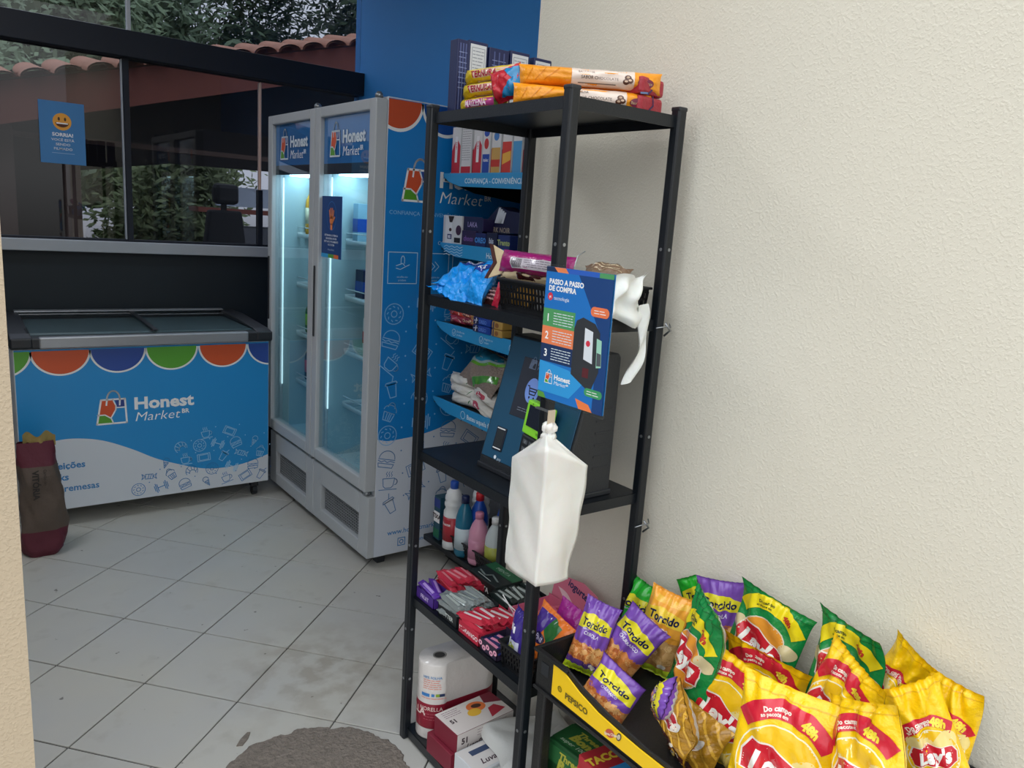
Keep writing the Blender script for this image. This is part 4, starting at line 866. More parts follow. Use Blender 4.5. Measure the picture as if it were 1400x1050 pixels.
def pill(u0, v0, u1, v1, c_):
    r = abs(Y(v1)-Y(v0))/2; a.rect(X(u0)+r, Y(v1), X(u1)-r, Y(v0), c_, 5); a.ell(X(u0)+r, (Y(v0)+Y(v1))/2, r, r, c_, 5.1); a.ell(X(u1)-r, (Y(v0)+Y(v1))/2, r, r, c_, 5.2); textblock(a, X(u0)+r, X(u1)-r, Y(v0)-r*.75, 2, .005, 'f4f4f4', 6, .0014, 5)
pill(.72, .24, .98, .31, 'ec7a4c'); pill(.72, .83, .98, .89, '3f9a62')
a.add(LOGO, X(.16), Y(.83), .026, dl=4)
a.poly([(X(0), Y(.955)), (X(.1), Y(.96)), (X(.14), Y(1)), (X(0), Y(1))], '5a9a3c', 4); a.poly([(X(.6), Y(.93)), (X(.8), Y(.95)), (X(.86), Y(1)), (X(.66), Y(1))], 'ee7f45', 4); a.poly([(X(.86), Y(.97)), (X(1), Y(.97)), (X(1), Y(1)), (X(.9), Y(1))], '0f3a78', 4)
a.build('sheet_print', t, plane((0, .0034, 0), (1, 0, 0), (0, 0, 1), .00002, .0000), CARD) if False else a.build('sheet_print', t, plane((0, -.0001, 0), (1, 0, 0), (0, 0, 1), .0001, .00008), CARD)
MB().tube([(-.02, .002, SHT/2-.01), (-.03, .02, SHT/2+.02), (-.03, .04, SHT/2+.03)], .0012, 6).build('hanging_wire', CHR, t, True)

# ------------------------------------------------------------ white plastic carrier bags hung on the rack
PB = mat('white_bag_plastic', 'e8e6e0', .38, bump=.25, bscale=25, vary=.02, spec=.4)
PB.node_tree.nodes['Principled BSDF'].inputs['Subsurface Weight'].default_value = .1
t = thing('carrier_bag_bundle', 'bundle of white plastic carrier bags hanging on the near rack post', 'bag', (1.03, 1.2, .78))
def sect(v):  # plan outline (left, ridge, right, back) at height v (0 bottom .. 1 shoulder)
    l = Vector((1.008, 1.308)); r = Vector((1.112-.030*(1-v), 1.150)); f = Vector((.978, 1.150)); bk = Vector((1.050, 1.243)); return l, f, r, bk
def bagsurf(u, v):
    k = min(1, v/.82); l, f, r, bk = sect(k); q = u*4
    pts = [l, f, r, bk, l]; i = min(3, int(q)); fr_ = q-i; fr_s = fr_; p = pts[i].lerp(pts[i+1], fr_s)
    # soften the corners
    c = (l+f+r+bk)/4; p = p.lerp(c, .06*math.cos(fr_*2*PI)+.04)
    z0 = [.785, .795, .79, .79, .785]; zsh = [1.035, 1.098, 1.045, 1.08, 1.035]
    zb = z0[i]*(1-fr_)+z0[i+1]*fr_; zt_ = zsh[i]*(1-fr_)+zsh[i+1]*fr_
    if v <= .82: z = zb+(zt_-zb)*(v/.82)
    else:
        w = (v-.82)/.18; e = w**.8; kn = Vector((1.028, 1.205)); a_ = u*2*PI; kk = kn+Vector((math.cos(a_), math.sin(a_)))*.012*(1-.3*w); p = p.lerp(kk, e); z = zt_+(1.105-zt_)*min(1, e*1.02)+.012*w
    wv_ = .003*math.sin(u*22+v*3)*(.4+.6*v)+.0025*math.sin(u*9-v*9+1)+.002*math.sin(v*17+u*31)
    d = (p-c); d = d.normalized() if d.length > 1e-4 else Vector((0, 0)); p = p+d*wv_
    return (p.x-1.03, p.y-1.2, z-.78)
b = MB(); b.grid(bagsurf, 64, 44); b.face([i for i in range(64)][::-1]); b.build('bag_stack', PB, t, True, weld=True)
b = MB(); b.lathe([(.008, 0), (.016, .004), (.014, .012), (.009, .016), (.015, .022), (.016, .03), (.01, .036), (.004, .038)], (1.028-1.03, 1.205-1.2, 1.098-.78), 18)
for i, v_ in enumerate(b.v): b.v[i] = (v_[0]+.003*math.sin(i*2.1), v_[1]+.002*math.cos(i*1.7), v_[2]+.0015*math.sin(i))
b.build('gathered_knot', PB, t, True)
bx('hang_tab', 1.018-1.03, 1.036-1.03, 1.199-1.2, 1.202-1.2, 1.125-.78, 1.162-.78, mat('kraft_tab', 'c9b8a0', .7), t)
bx('hang_hook', 1.022-1.03, 1.03-1.03, 1.2-1.2, 1.25-1.2, 1.156-.78, 1.159-.78, CHR, t)
t = thing('loose_carrier_bag', 'white plastic bag dangling behind the instruction sign with a long handle strip', 'bag', (1.24, 1.225, 1.44))
def lb(u, v):
    z = -.0-.105*v+.03*(u-.5)*(1-v); x = -.055+.105*u+.012*math.sin(v*5+u*3); y = .008*math.sin(u*11+v*4)+.006*math.sin(v*13)
    return (x, y, z+.012*math.sin(u*6))
b = MB(); b.grid(lb, 22, 18); b.grid(lambda u, v: tuple(Vector(lb(u, v))+Vector((0, .006, 0))), 22, 18)
b.build('bag_body', PB, t, True)
b = MB(); b.grid(lambda u, v: (.038+.026*u*(1+.3*v)+.018*math.sin(v*3.0)-.03*v*v, .006*math.sin(v*9+u*4), -.07-.175*v+.01*u), 6, 20); b.grid(lambda u, v: (.038+.026*u*(1+.3*v)+.018*math.sin(v*3.0)-.03*v*v, .003+.006*math.sin(v*9+u*4), -.07-.175*v+.01*u), 6, 20)
b.build('handle_strip', PB, t, True)

# ------------------------------------------------------------ fourth shelf: sweets
zc = SHZ[3]+.0005
def tray(label, x0, x1, y0, y1, h, col, art=None, bars=0, barm=None, barlabel='', group='', tiltz=0, seed=0, layers=2, blen=None, name='candy_tray'):
    t = thing(name, label, 'box', ((x0+x1)/2, (y0+y1)/2, zc)); m = mat('card_'+col, col, .55); hx, hy = (x1-x0)/2, (y1-y0)/2
    b = MB(); b.box(-hx, hx, -hy, hy, 0, .002); b.box(-hx, -hx+.0015, -hy, hy, 0, h); b.box(hx-.0015, hx, -hy, hy, 0, h*1.2); b.box(-hx, hx, -hy, -hy+.0015, 0, h); b.box(-hx, hx, hy-.0015, hy, 0, h); b.build('tray_card', m, t)
    if art: art.build('front_print', t, plane((-hx, 0, h/2), (0, -1, 0), (0, 0, 1)), CARD)
    g = random.Random(seed); src = None; n = 0
    for L in range(layers):
        k = 0; x = x0+.012
        while x < x1-.008 and n < bars:
            zz = zc+.004+.0085+.017*L+(h-.02 if L == 0 else h-.02)*.5+g.uniform(0, .003)
            if src is None:
                src = thing('candy_bar', barlabel, 'candy bar', (0, 0, 0), 0, group); e = MB(); W_ = [(-.041, .0085, .0008), (-.034, .0088, .0015), (-.029, .0085, .006), (.029, .0085, .006), (.034, .0088, .0015), (.041, .0085, .0008)]
                for yy, hw, hh in W_: e.v += [(-hw, yy, -hh), (hw, yy, -hh), (hw, yy, hh*.8), (hw*.6, yy, hh), (-hw*.6, yy, hh), (-hw, yy, hh*.8)]
                for q in range(5):
                    for p in range(6): e.face([q*6+p, q*6+(p+1) % 6, q*6+6+(p+1) % 6, q*6+6+p])
                e.face(list(range(6))[::-1]); e.face([30+p for p in range(6)]); e.build('wrapper', barm[0], src); e = MB(); e.box(-.0035, .0035, -.024, .024, .006, .0066); e.build('wrapper_stripe', barm[1], src); o = src
            else: o = copytree(src)
            o.location = (x, (y0+y1)/2+g.uniform(-.006, .006), zz); o.rotation_euler = (g.uniform(-.12, .12)+(.12 if L else 0), g.uniform(-.35, .35), tiltz+g.uniform(-.18, .18)); o.scale = (1.12, 1.1, 1.15); x += .0215; n += 1
    return t
WSTR = mat('white_wrapper_stripe', 'd9cfd0', .4); GSTR = mat('grey_wrapper_stripe', 'a9b2ae', .35)
def fr(txt, c, w=.09, h=.03):
    a = Art(); a.text(txt, 0, 0, .012, c, 1, .02); return a
tray('purple candy tray at the far left corner of the sweets shelf', 1.078, 1.135, 1.70, 1.795, .032, '4a2a86', fr('FRUIT', 'd9c7f0'), 5, (FM('violet_wrapper', '5a2f9c', .3, .2), mat('lilac_stripe', 'a98fd0', .4)), 'violet candy bar in the purple tray', 'violet candy bars', 0, 1)
tray('red candy tray behind the purple one', 1.14, 1.26, 1.70, 1.795, .036, 'b0283c', None, 14, (FM('crimson_wrapper', 'c23248', .3, .2), mat('rose_stripe', 'e38f98', .4)), 'crimson candy bar in the rear red tray by the far post', 'crimson candy bars at the far end', .1, 2, 3)
tray('black toffee tray with silver bars, second box along the shelf front', 1.078, 1.215, 1.58, 1.675, .034, '1c1f22', fr('BUTTER', 'cfd6d2'), 17, (FM('graphite_wrapper', 'a4adae', .22, .4, .55), GSTR), 'graphite silver toffee bar', 'graphite toffee bars', .25, 3, 3)
tray('red toffee tray with red bars, third box along the shelf front', 1.078, 1.21, 1.475, 1.57, .036, 'bd2740', fr('MORANGO', 'f0e0e2'), 15, (FM('red_wrapper', 'bb2c42', .3, .2), WSTR), 'red strawberry toffee bar', 'red toffee bars near the middle', .3, 4, 3)
a = Art(); 
for k in range(5): a.ell(-.035+.016*k, .004*(-1)**k, .008, .007, 'e6a6bc', 1, n=10); a.ell(-.035+.016*k, .004*(-1)**k, .003, .003, '6a2f58', 2, n=8)
tray('dark floral candy box beside the near basket', 1.078, 1.16, 1.395, 1.468, .034, '2a2238', a, 4, (FM('navy_wrapper', '1f2a5c', .3, .2), mat('pink_stripe', 'd88aa8', .4)), 'navy candy bar in the dark floral box', 'navy candy bars', .2, 6, 1)
a = Art(); a.rect(-.06, -.02, .06, .02, '141a1a', 0); a.text('MENTA', 0, .0, .016, 'cfd8d4', 1, .03)
b = pack('mint_box', 'black and green mint box at the back of the sweets shelf', 'box', (1.30, 1.715, zc), (.14, .1, .05), -PI/2, mat('black_green_card', '17201f', .5), a, top=Art().rect(-.07, .01, .07, .05, '1d5a38', 1).text('MENTA', -.0, .03, .014, '9fb4a4', 2, .0).stroke([(-.05, -.02), (-.01, -.03), (.0, -.01), (.045, -.025)], .006, '6f7a78', 2).stroke([(-.04, -.035), (.03, -.04)], .003, 'a9b2b0', 2))
tray('black shallow tray of dark mints behind the silver bars', 1.225, 1.37, 1.56, 1.65, .03, '14181a', None, 14, (FM('dark_green_wrapper', '222c2a', .3, .2), GSTR), 'dark green mint stick in the rear black tray', 'dark mint sticks', .1, 9, 2)
PKC = 'd9768e'
t = tray('pink yoghurt sweets display box with a tall printed back card', 1.225, 1.372, 1.33, 1.55, .04, 'cf6a86', None, 14, (FM('rose_wrapper', 'd5647e', .3, .2), mat('deep_pink_stripe', 'b02f4c', .4)), 'rose pink yoghurt chew in the display box', 'rose yoghurt chews', .05, 12, 2, name='display_box')
b = MB(); pts = [(-.11, 0), (.11, 0), (.11, .055), (.085, .075), (.06, .105), (-.0, .118), (-.06, .11), (-.11, .09)]
b.prism([(p, q) for p, q in pts], lambda p, q: (.0735+.02*q/.1, -p-.0, q), lambda p, q: (.0755+.02*q/.1, -p, q)); b.build('back_card', mat('pink_card', PKC, .5), t)
a = Art(); a.text('iogurte 100', .015, .092, .021, '1d2a5c', 2, .02, rot=-.18); a.text('Original', .045, .064, .01, '8a3a5c', 2, .0, rot=-.18); a.poly(smooth_pts([(-.09, .075), (-.05, .07), (-.01, .045), (.03, .02), (.075, .012), (.03, .012), (-.02, .03), (-.06, .052)], 4), 'eec6cc', 1); a.ell(.075, .014, .006, .006, 'b3202c', 2)
ck = (Vector((.02, 0, .1))).normalized(); a.build('card_print', t, plane((.0733, 0, 0), (0, -1, 0), ck), CARD)
basket('black perforated basket of sweet bags at the near corner of the sweets shelf', 1.075, 1.30, 1.268, 1.385, zc, .07)
def smallbag(label, x, y, z, yaw, lean, roll, w, h, m, art, seed): return film('sweets_bag', label, 'bag', (x, y, z+.01), flatrot(yaw, lean, roll), (w*1.12, h*1.1, .035), m, art, None, seed, .003, .07, 2.3, 24, 30, cell=.006)
a = Art(); a.rect(-.03, -.05, .03, -.01, 'cfd2e6', 1); a.ell(0, -.03, .014, .012, 'b0bf4a', 2); a.text('FINI', 0, .02, .016, 'e8e8f2', 2, .04)
smallbag('violet and white sweets bag at the far side of the near basket', 1.115, 1.355, zc+.075, -1.9, .1, .1, .075, .115, FM('indigo_film', '3a2a86', .25, .3), a, 61)
a = Art(); a.poly([(-.055, .055), (0, .06), (-.015, -.01), (-.055, -.02)], '4a2f8c', 1); a.poly([(0, .06), (.035, .05), (.03, -.02), (.012, .0), (-.01, .02)], '2a6b34', 1); a.ell(-.01, -.005, .02, .014, '2a2350', 2); a.text('FINI', -.01, -.005, .012, 'd9d2ee', 3, .03)
smallbag('orange, green and violet sweets bag in the near basket', 1.155, 1.30, zc+.082, -1.45, .35, -.25, .115, .125, FM('orange_film', 'e8792c', .25, .3), a, 62)
smallbag('magenta sweets bag in the near basket by the bin', 1.215, 1.29, zc+.085, -1.2, .2, -.3, .10, .13, FM('magenta_film', 'a3278f', .25, .35), Art().poly([(.02, -.06), (.05, -.06), (.05, .02), (.035, -.01)], 'c2284a', 1), 63)
for k, (dx, dy, an) in enumerate(((0, 0, .9), (.01, -.01, .5), (.06, -.1, .2))):
    t = thing('lollipop', ['pink lollipop whose white stick points up, left end of the pink box', 'pink lollipop with the flatter white stick at the left end of the pink box', 'pink lollipop lying near the back card of the pink box'][k], 'lollipop', (1.2, 1.49, zc+.055), 0, 'lollipops')
    MB().tube([(dx, dy, 0), (dx-.03*math.cos(an), dy+.05*math.cos(an), .045*math.sin(an)+.012)], .0016, 6).build('stick', WHT, t, True)
    MB().lathe([(.002, -.009), (.008, -.006), (.0105, 0), (.008, .006), (.002, .009)], (dx+.003, dy-.005, 0), 12).build('candy_head', mat('pink_candy', 'e48aa2', .2), t, True)

# ------------------------------------------------------------ cleaning products on the low shelf behind
zb = .1255
basket('black perforated basket of cleaning bottles on the low shelf behind the rack', 1.745, 2.06, 2.33, 2.72, zb, .075)
pack('soap_powder_box', 'dark green washing powder box left of the cleaning bottles', 'box', (1.82, 2.785, zb), (.05, .12, .2), -PI/2, mat('deep_green_card', '1d4a5c', .5), Art().rect(-.024, -.02, .024, .03, 'f0f0f0', 1).text('TIXA', 0, .008, .02, '3a1a1a', 2, .04).rect(-.024, .05, .024, .09, '2a3c86', 1).rect(-.024, -.09, .024, -.05, '1f6b4a', 1))
CR = mat('clear_teal_plastic', '1f6f8c', .2)
for k, (x_, y_, r, h, bm_, cm, lm, lb) in enumerate(((1.80, 2.62, .038, .285, WHT, BLU, P('red_label', 'b5303c'), 'white ridged bleach bottle with blue cap, left of the group'), (1.93, 2.60, .038, .28, WHT, BLU, P('grey_label', 'a9b2ba'), 'white ridged bleach bottle with blue cap, at the back'), (1.80, 2.53, .036, .25, CR, DKB, P('pale_label2', 'c6d6dc'), 'teal cleaner bottle with dark cap in the front'), (1.86, 2.51, .038, .26, BLU, RED, WHT, 'blue bottle with red cap, left one'), (1.95, 2.44, .038, .26, BLU, RED, WHT, 'blue bottle with red cap, right one'), (1.81, 2.435, .038, .21, P('pink_plastic', 'dc9ab4', .3), P('pink_cap', 'd98aa8'), P('plum_label', 'c987a2'), 'pink softener bottle in front of the blue ones'), (1.83, 2.345, .038, .215, P('milky_plastic', 'c6cfd0', .3), WHT, P('olive_label', 'aab04a'), 'milky bottle with olive label, right of the pink one'), (2.03, 2.52, .038, .285, WHT, WHT, WHT, 'plain white bottle at the back of the cleaning group'))):
    t = thing('cleaning_bottle', lb, 'bottle', (x_-.03, y_+.05, zb+.006), 0, 'cleaning bottles'); t.scale = (1.08, 1.08, 1.06)
    if bm_ is WHT: pr = [(r, 0), (r, .02), (r, h*.55), (r*.8, h*.6), (r*.95, h*.64), (r*.95, h*.68), (r*.86, h*.70), (r*.92, h*.73), (r*.9, h*.78), (r*.8, h*.8), (r*.8, h*.84), (r*.4, h*.9)]
    else: pr = [(r*.9, 0), (r, .012), (r, h*.5), (r*.97, h*.62), (r*.75, h*.75), (r*.4, h*.86), (r*.36, h*.9)]
    MB().lathe(pr, n=20).build('bottle_body', bm_, t, True); MB().lathe([(r*.45, h*.88), (r*.45, h*.98), (r*.38, h)], n=16).build('bottle_cap', cm, t, True)
    MB().lathe([(r*1.012, h*.12), (r*1.012, h*.48)], n=20).build('bottle_label', lm, t, True)
    if k in (3, 4): a = Art().text('AXA', 0, 0, .02, '4a1f2a', 1, .05, rot=PI/2); rr_ = r*1.02; a.build('label_print', t, lambda x, y, l, rr_=rr_: (-rr_*math.cos(x/rr_)-.0004, -rr_*math.sin(x/rr_), h*.3+y), PRINT, .006)
    if k == 0: a = Art().rect(-.03, -.02, .03, .02, 'b5303c', 1).text('Brilhante', 0, 0, .012, 'f2e6e6', 2, .03); rr_ = r*1.02; a.build('label_print', t, lambda x, y, l, rr_=rr_: (-rr_*math.cos(x/rr_)-.0004*l, -rr_*math.sin(x/rr_), h*.38+y), PRINT, .006)

# ------------------------------------------------------------ goods on the blue-edged wall shelves
z1, z2, z3, z4 = 1.7155-.003, 1.4355-.003, 1.1055-.003, .7755-.003
def milk(w, h, kind):
    a = Art(); a.rect(-w/2+.002, -h/2+.002, w/2-.002, h/2-.002, 'd6d6d8', 1)
    if kind == 0: a.poly([(-w/2+.002, -h/2+.002), (w/2-.002, -h/2+.002), (w/2-.002, h*.1), (0, h*.28), (-w/2+.002, h*.0)], 'c03040', 2); a.rect(-.008, -h*.25, .01, h*.3, 'e6e6ea', 3); a.text('LEITE', .001, .02, .009, 'b02030', 4, .02, rot=PI/2)
    if kind == 1: textblock(a, -w/2+.006, w/2-.006, h/2-.012, 14, .009, '8f9096', 2, .002, 4); a.rect(-w/2+.002, -h/2+.002, w/2-.002, -h/2+.03, 'c03040', 2)
    if kind == 2: a.rect(-w/2+.002, -h/2+.002, w/2-.002, -h*.1, '2a4fa8', 2); a.ell(0, .02, w*.3, .02, 'c03a3a', 3); a.text('italac', 0, -.04, .012, 'f0f0f4', 3, .02); a.ell(0, .06, w*.35, .014, '2a4fa8', 3)
    if kind == 3: a.rect(-w/2+.002, -h/2+.002, w/2-.002, h*.05, 'c9a05a', 2); a.ell(0, .05, w*.28, .016, '4a7fc0', 3); a.rect(-w/2+.002, -h*.35, w/2-.002, -h*.2, 'c03a30', 3)
    if kind == 4: a.rect(-w/2+.002, -h/2+.002, w/2-.002, h*.2, 'cf4038', 2); a.poly([(-w/2+.004, -h*.3), (w/2-.004, -h*.2), (w/2-.004, 0), (-w/2+.004, -.01)], 'e8b04a', 3)
    if kind == 5: a.rect(-w/2+.002, -h/2+.002, w/2-.002, h*.2, '4f9ad0', 2)
    return a
xg = 1.80
for k, (y_, w, kind, h, lb) in enumerate(((2.79, .065, 0, .185, 'milk carton with red wave at the far end of the upper wall shelf'), (2.715, .072, 1, .185, 'milk carton turned to its text side on the upper wall shelf'), (2.635, .06, 0, .18, 'milk carton with red wave beside the text-side carton'), (2.575, .05, 2, .185, 'blue and white dairy carton on the upper wall shelf'), (2.51, .06, 3, .175, 'white and tan cracker carton on the upper wall shelf'), (2.44, .06, 4, .165, 'red and yellow dairy carton on the upper wall shelf'), (2.375, .055, 5, .165, 'light blue carton nearest the post on the upper wall shelf'))):
    pack('food_carton', lb, 'carton', (xg, y_, z1), (w, .065, h), -PI/2, whc, milk(w, h, kind), side=milk(.06, h, 0), group='cartons on the upper wall shelf')
a = Art(); a.rect(-.05, -.055, .0, .055, 'd9dade', 1); a.poly([(-.03, .055), (.015, .055), (0, .03), (-.02, .03)], '2a1c1c', 2); a.ell(-.012, 0, .01, .007, '3a2020', 2); a.rect(-.033, -.038, .0, -.018, '2a3566', 2); a.text('BIS', -.017, -.028, .011, 'e8e8f0', 3, .04); a.rect(.02, -.05, .065, -.03, '1c1a1e', 2); a.ell(.05, .0, .02, .02, '3a1f3a', 2)
pack('chocolate_box', 'white chocolate box with dark window on the second wall shelf', 'box', (xg, 2.765, z2), (.14, .1, .115), -PI/2, whc, a)
for k, (y_, w, h, c_, c2, s_, lb) in enumerate(((2.64, .1, .06, '2a1c44', '6a4a8c', 'choco', 'violet chocolate box in the lower row of the second wall shelf'), (2.555, .07, .055, '14205a', '3f86d0', 'OREO', 'dark blue biscuit box with light blue lettering, second wall shelf'), (2.48, .07, .06, '10183a', 'a9b2c6', 'bis', 'near-black biscuit box with white print, second wall shelf'), (2.40, .075, .055, '1a2c66', '9aa86a', 'Trento', 'dark blue box with green print at the post end of the shelf'))):
    a = Art(); a.rect(-w/2+.003, -h/2+.003, w/2-.003, h/2-.003, c_, 1); a.text(s_, 0, 0, .02, c2, 2, .04)
    pack('chocolate_box', lb, 'box', (xg, y_, z2), (w, .1, h), -PI/2, mat('card_'+c_, c_, .45), a)
a = Art(); a.rect(-.07, -.03, .07, .03, '181c44', 1); a.text('LAKA', -.0, 0, .02, '8b80b0', 2, .02)
pack('chocolate_box', 'dark violet box stacked above the violet one, second wall shelf', 'box', (xg+.01, 2.63, z2+.0605), (.15, .1, .05), -PI/2, mat('card_181c44', '241c4a', .45), a)
a = Art(); a.text('DARK NOIR', 0, -.035, .02, '9a8f86', 2, .02)
for k in range(4): a.poly([(-.03+.012*k, -.01), (-.005+.012*k, .05-.006*k), (.008+.012*k, .05-.006*k), (-.015+.014*k, -.01)], 'c6ccd6', 2)
b = MB(); t = thing('chocolate_display', 'dark navy chocolate display box with silver stripes on the second wall shelf', 'box', (xg+.04, 2.50, z2+.062), -PI/2)
b.prism([(-.12, 0), (.14, 0), (.14, .075), (.03, .085), (-.03, .1), (-.1, .05)], lambda p, q: (p, -.03, q), lambda p, q: (p, .05, q)); b.build('display_card', mat('noir_card', '12153a', .45), t, bevel=.001)
a.build('display_print', t, plane((-.02, -.03, .045), (1, 0, 0), (0, 0, 1)), CARD)
for k, (y_, z_, m_, rl, lb) in enumerate(((2.75, .022, 'a8384a', .05, 'red and wine biscuit packet lowest in the pile'), (2.755, .05, 'c8452c', -.05, 'red and orange biscuit packet in the middle of the pile'), (2.76, .078, 'e0502a', .08, 'bright orange-red biscuit packet on top of the pile'))):
    a = Art(); a.rect(.02, -.02, .12, .02, '7d2f3c' if k < 2 else 'c9582c', 1); a.rect(.075, -.018, .12, .018, 'b58a5a', 2); a.text('CREAM', .04, 0, .014, 'efd0b0', 2, .02); a.stroke([(-.09, -.012), (-.05, .01), (-.01, -.01)], .003, 'f2d8c8', 1)
    film('biscuit_packet', lb+' on the third wall shelf', 'packet', (xg, y_-.06, z3+z_), flatrot(-PI/2, .1, rl), (.27, .046, .055), FM('bisc_'+m_, m_, .3, .3), a, 'red biscuit packets on the third wall shelf', 70+k, .003, .06, 2.6, 34, 12, cell=.008)
for k in range(3):
    for j in range(2):
        c_ = ('1c3f9c', 'b8934a')[j]; a = Art()
        if j == 0: a.rect(-.055, -.013, -.02, .013, '20244c', 1); a.stroke([(-.038, -.01), (-.034, .01)], .005, 'e6e6ee', 2); a.stroke([(-.05, .0), (-.025, .003)], .003, 'c6cbe0', 2); a.text('OREO', .01, 0, .014, '5f86d8', 2, .03)
        else: a.ell(0, 0, .012, .009, '8a5a30', 1); a.rect(-.025, -.013, -.018, .013, '1c2a5c', 1)
        pack('biscuit_box', [['lowest', 'middle', 'topmost'][k]+' dark blue biscuit packet in the third wall shelf stack', ['lowest', 'middle', 'topmost'][k]+' tan biscuit packet in the third wall shelf stack'][j], 'packet', (xg, (2.50, 2.395)[j], z3+.0305*k), ((.12, .07)[j], .12, .029), -PI/2, FM('bx_'+c_, c_, .35, .15), a, group=('blue biscuit packets', 'tan biscuit packets')[j]+' stacked on the third wall shelf', bev=.004)
# sugar and bean bags
SUG = mat('white_sugar_bag', 'd8d6d0', .35, bump=.3, bscale=40, vary=.04)
for k, (y_, z_, rl, lb) in enumerate(((2.64, .022, .06, 'white sugar bag lowest in the left pile'), (2.65, .062, -.04, 'white sugar bag in the middle of the left pile'), (2.66, .10, .07, 'white sugar bag on top of the left pile'), (2.50, .03, -.30, 'white rice bag with red mark lying in front on the lowest'), (2.47, .075, -.25, 'white rice bag with small red lettering on top'))):
    a = Art().ell(0, .0, .035, .012, 'b8485a', 1) .text('uni', 0, 0, .01, 'f0e0e0', 2, .02) if k > 2 else Art().stroke([(.06, -.01), (.08, .01)], .003, '4a8a5a', 1)
    film('sugar_bag', lb+', fourth wall shelf', 'bag', (1.80 if k < 3 else 1.785, y_, z4+z_), flatrot(-PI/2, .2, rl), (.25 if k < 3 else .22, .055, .1), SUG, a, 'white bags on the fourth wall shelf', 80+k, .004, .05, 2.2, 34, 14, cell=.008)
BEAN = mat('bean_fill', '8d7e74', .6, bump=1, bscale=120, vary=.4, vscale=150)
a = Art(); a.poly(smooth_pts([(-.15, .02), (-.08, -.005), (0, .01), (.13, .05)], 4)+[(.13, .08), (-.15, .08)], '9fb4b8', 1); a.poly(smooth_pts([(-.14, .035), (-.07, .015), (0, .03), (.1, .06)], 4)+[(.05, .08), (-.14, .075)], '2f86a8', 2); a.stroke(smooth_pts([(-.1, .0), (-.03, .002), (.04, .022), (.13, .055)], 4), .014, '6aa83a', 2)
a.stroke(smooth_pts([(.0, -.07), (.05, -.05), (.13, -.02)], 4), .03, '4f9a3a', 2)
film('bean_bag', 'clear bag of brown beans with teal and green print on the fourth wall shelf', 'bag', (1.81, 2.54, z4+.165), flatrot(-PI/2, .7, -.12), (.30, .18, .07), BEAN, a, None, 88, .004, .06, 2.2, 36, 30, cell=.008)

# ------------------------------------------------------------ bottom shelf of the rack
zf = SHZ[4]+.0005
t = thing('paper_roll_pack', 'film-wrapped pack of white paper rolls with wine-red band on the bottom shelf', 'roll pack', (1.142, 1.752, zf)); t.scale = (1.12, 1.0, 1.12)
WR = mat('wrap_film', 'd9d4d0', .22, bump=.35, bscale=30, vary=.04); WB = mat('wine_red_print', '8c1f33', .3, bump=.2, bscale=30); KR = mat('paper_core', '8f8c86', .8)
def rollpack(z0, z1, e=0):
    b = MB(); n = 72; P_ = []
    for j, (zz, k) in enumerate(((z0, .98), (z0+.004, 1), ((z0+z1)/2, 1.004), (z1-.004, 1), (z1, .98))):
        for i in range(n):
            a_ = 2*PI*i/n; cx_ = .052 if math.cos(a_) > 0 else -.0; 
            P_.append(((.056+e)*k*math.cos(a_)+(.112 if math.cos(a_) > 0 else 0)-.012*0, (.056+e)*k*math.sin(a_)*(1-.10*math.exp(-abs(math.cos(a_))*9)), zz))
    b.v = P_
    for j in range(4):
        for i in range(n): b.face([j*n+i, j*n+(i+1) % n, (j+1)*n+(i+1) % n, (j+1)*n+i])
    b.face(list(range(n))[::-1]); b.face([4*n+i for i in range(n)]); return b
rollpack(0, .215).build('wrapped_rolls', WR, t, True); rollpack(.03, .105, .0008).build('red_band', WB, t, True)
for x_ in (0, .112): MB().lathe([(.019, .2152), (.019, .2165), (.015, .2165), (.015, .2155)], (x_, 0, 0), 20).build('roll_core', KR, t, True); MB().lathe([(.0145, .2158), (.0145, .2162)], (x_, 0, 0), 16).build('core_hole', mat('hole_dark', '3a3836', .9), t)
a = Art(); o_ = 'e08a78'
a.text('100% FOLHA', 0, .06, .007, '3f86c0', 2, .01); textblock(a, -.025, .025, .052, 5, .006, o_, 2, .0018, 3); a.rect(-.03, .005, -.005, .014, '3f7fc0', 2); a.rect(0, .006, .008, .014, '3f7fc0', 2); a.rect(.012, .006, .022, .014, '8aa83c', 2); a.rect(.022, .006, .036, .014, '2a3a5c', 2); textblock(a, -.03, .04, 0, 1, .006, o_, 2, .0018, 5)
a.text('NORELLA', .0, -.03, .011, 'e6cfc8', 3, .01); textblock(a, -.02, .03, -.045, 3, .008, 'b8606c', 3, .0016, 7)
a.text('NORELLA', -.075, -.04, .02, 'e6cfc8', 3, .03)
a.build('wrap_print', t, lambda x, y, l: (-.0585*math.cos((x+.0)/.056-(-.75)+0)-.0 if False else -(.0572+.0002*l)*math.cos(x/.056+.75), -(.0572+.0002*l)*math.sin(x/.056+.75), .12+y), PRINT, .006)
dkr = mat('dark_wine_card', '7a2033', .5)
a = Art(); a.rect(-.1, -.055, .1, .055, 'dcd4d0', 1); a.ell(.02, .02, .03, .022, 'e8783a', 2, -.2); a.ell(.022, .022, .016, .009, '4a2a1c', 3, -.2); a.ell(-.0, .0, .022, .016, 'e8b83a', 3); a.poly([(.03, -.045), (.09, -.03), (.07, .0), (.045, -.005)], 'b3283c', 3); a.poly([(.05, .02), (.1, .0), (.1, .055), (.06, .055)], '7a2033', 2)
textblock(a, -.085, -.03, .045, 4, .008, '8a6a7a', 2, .002, 9); a.text('51', -.075, -.0, .016, '3a2a30', 3, .04)
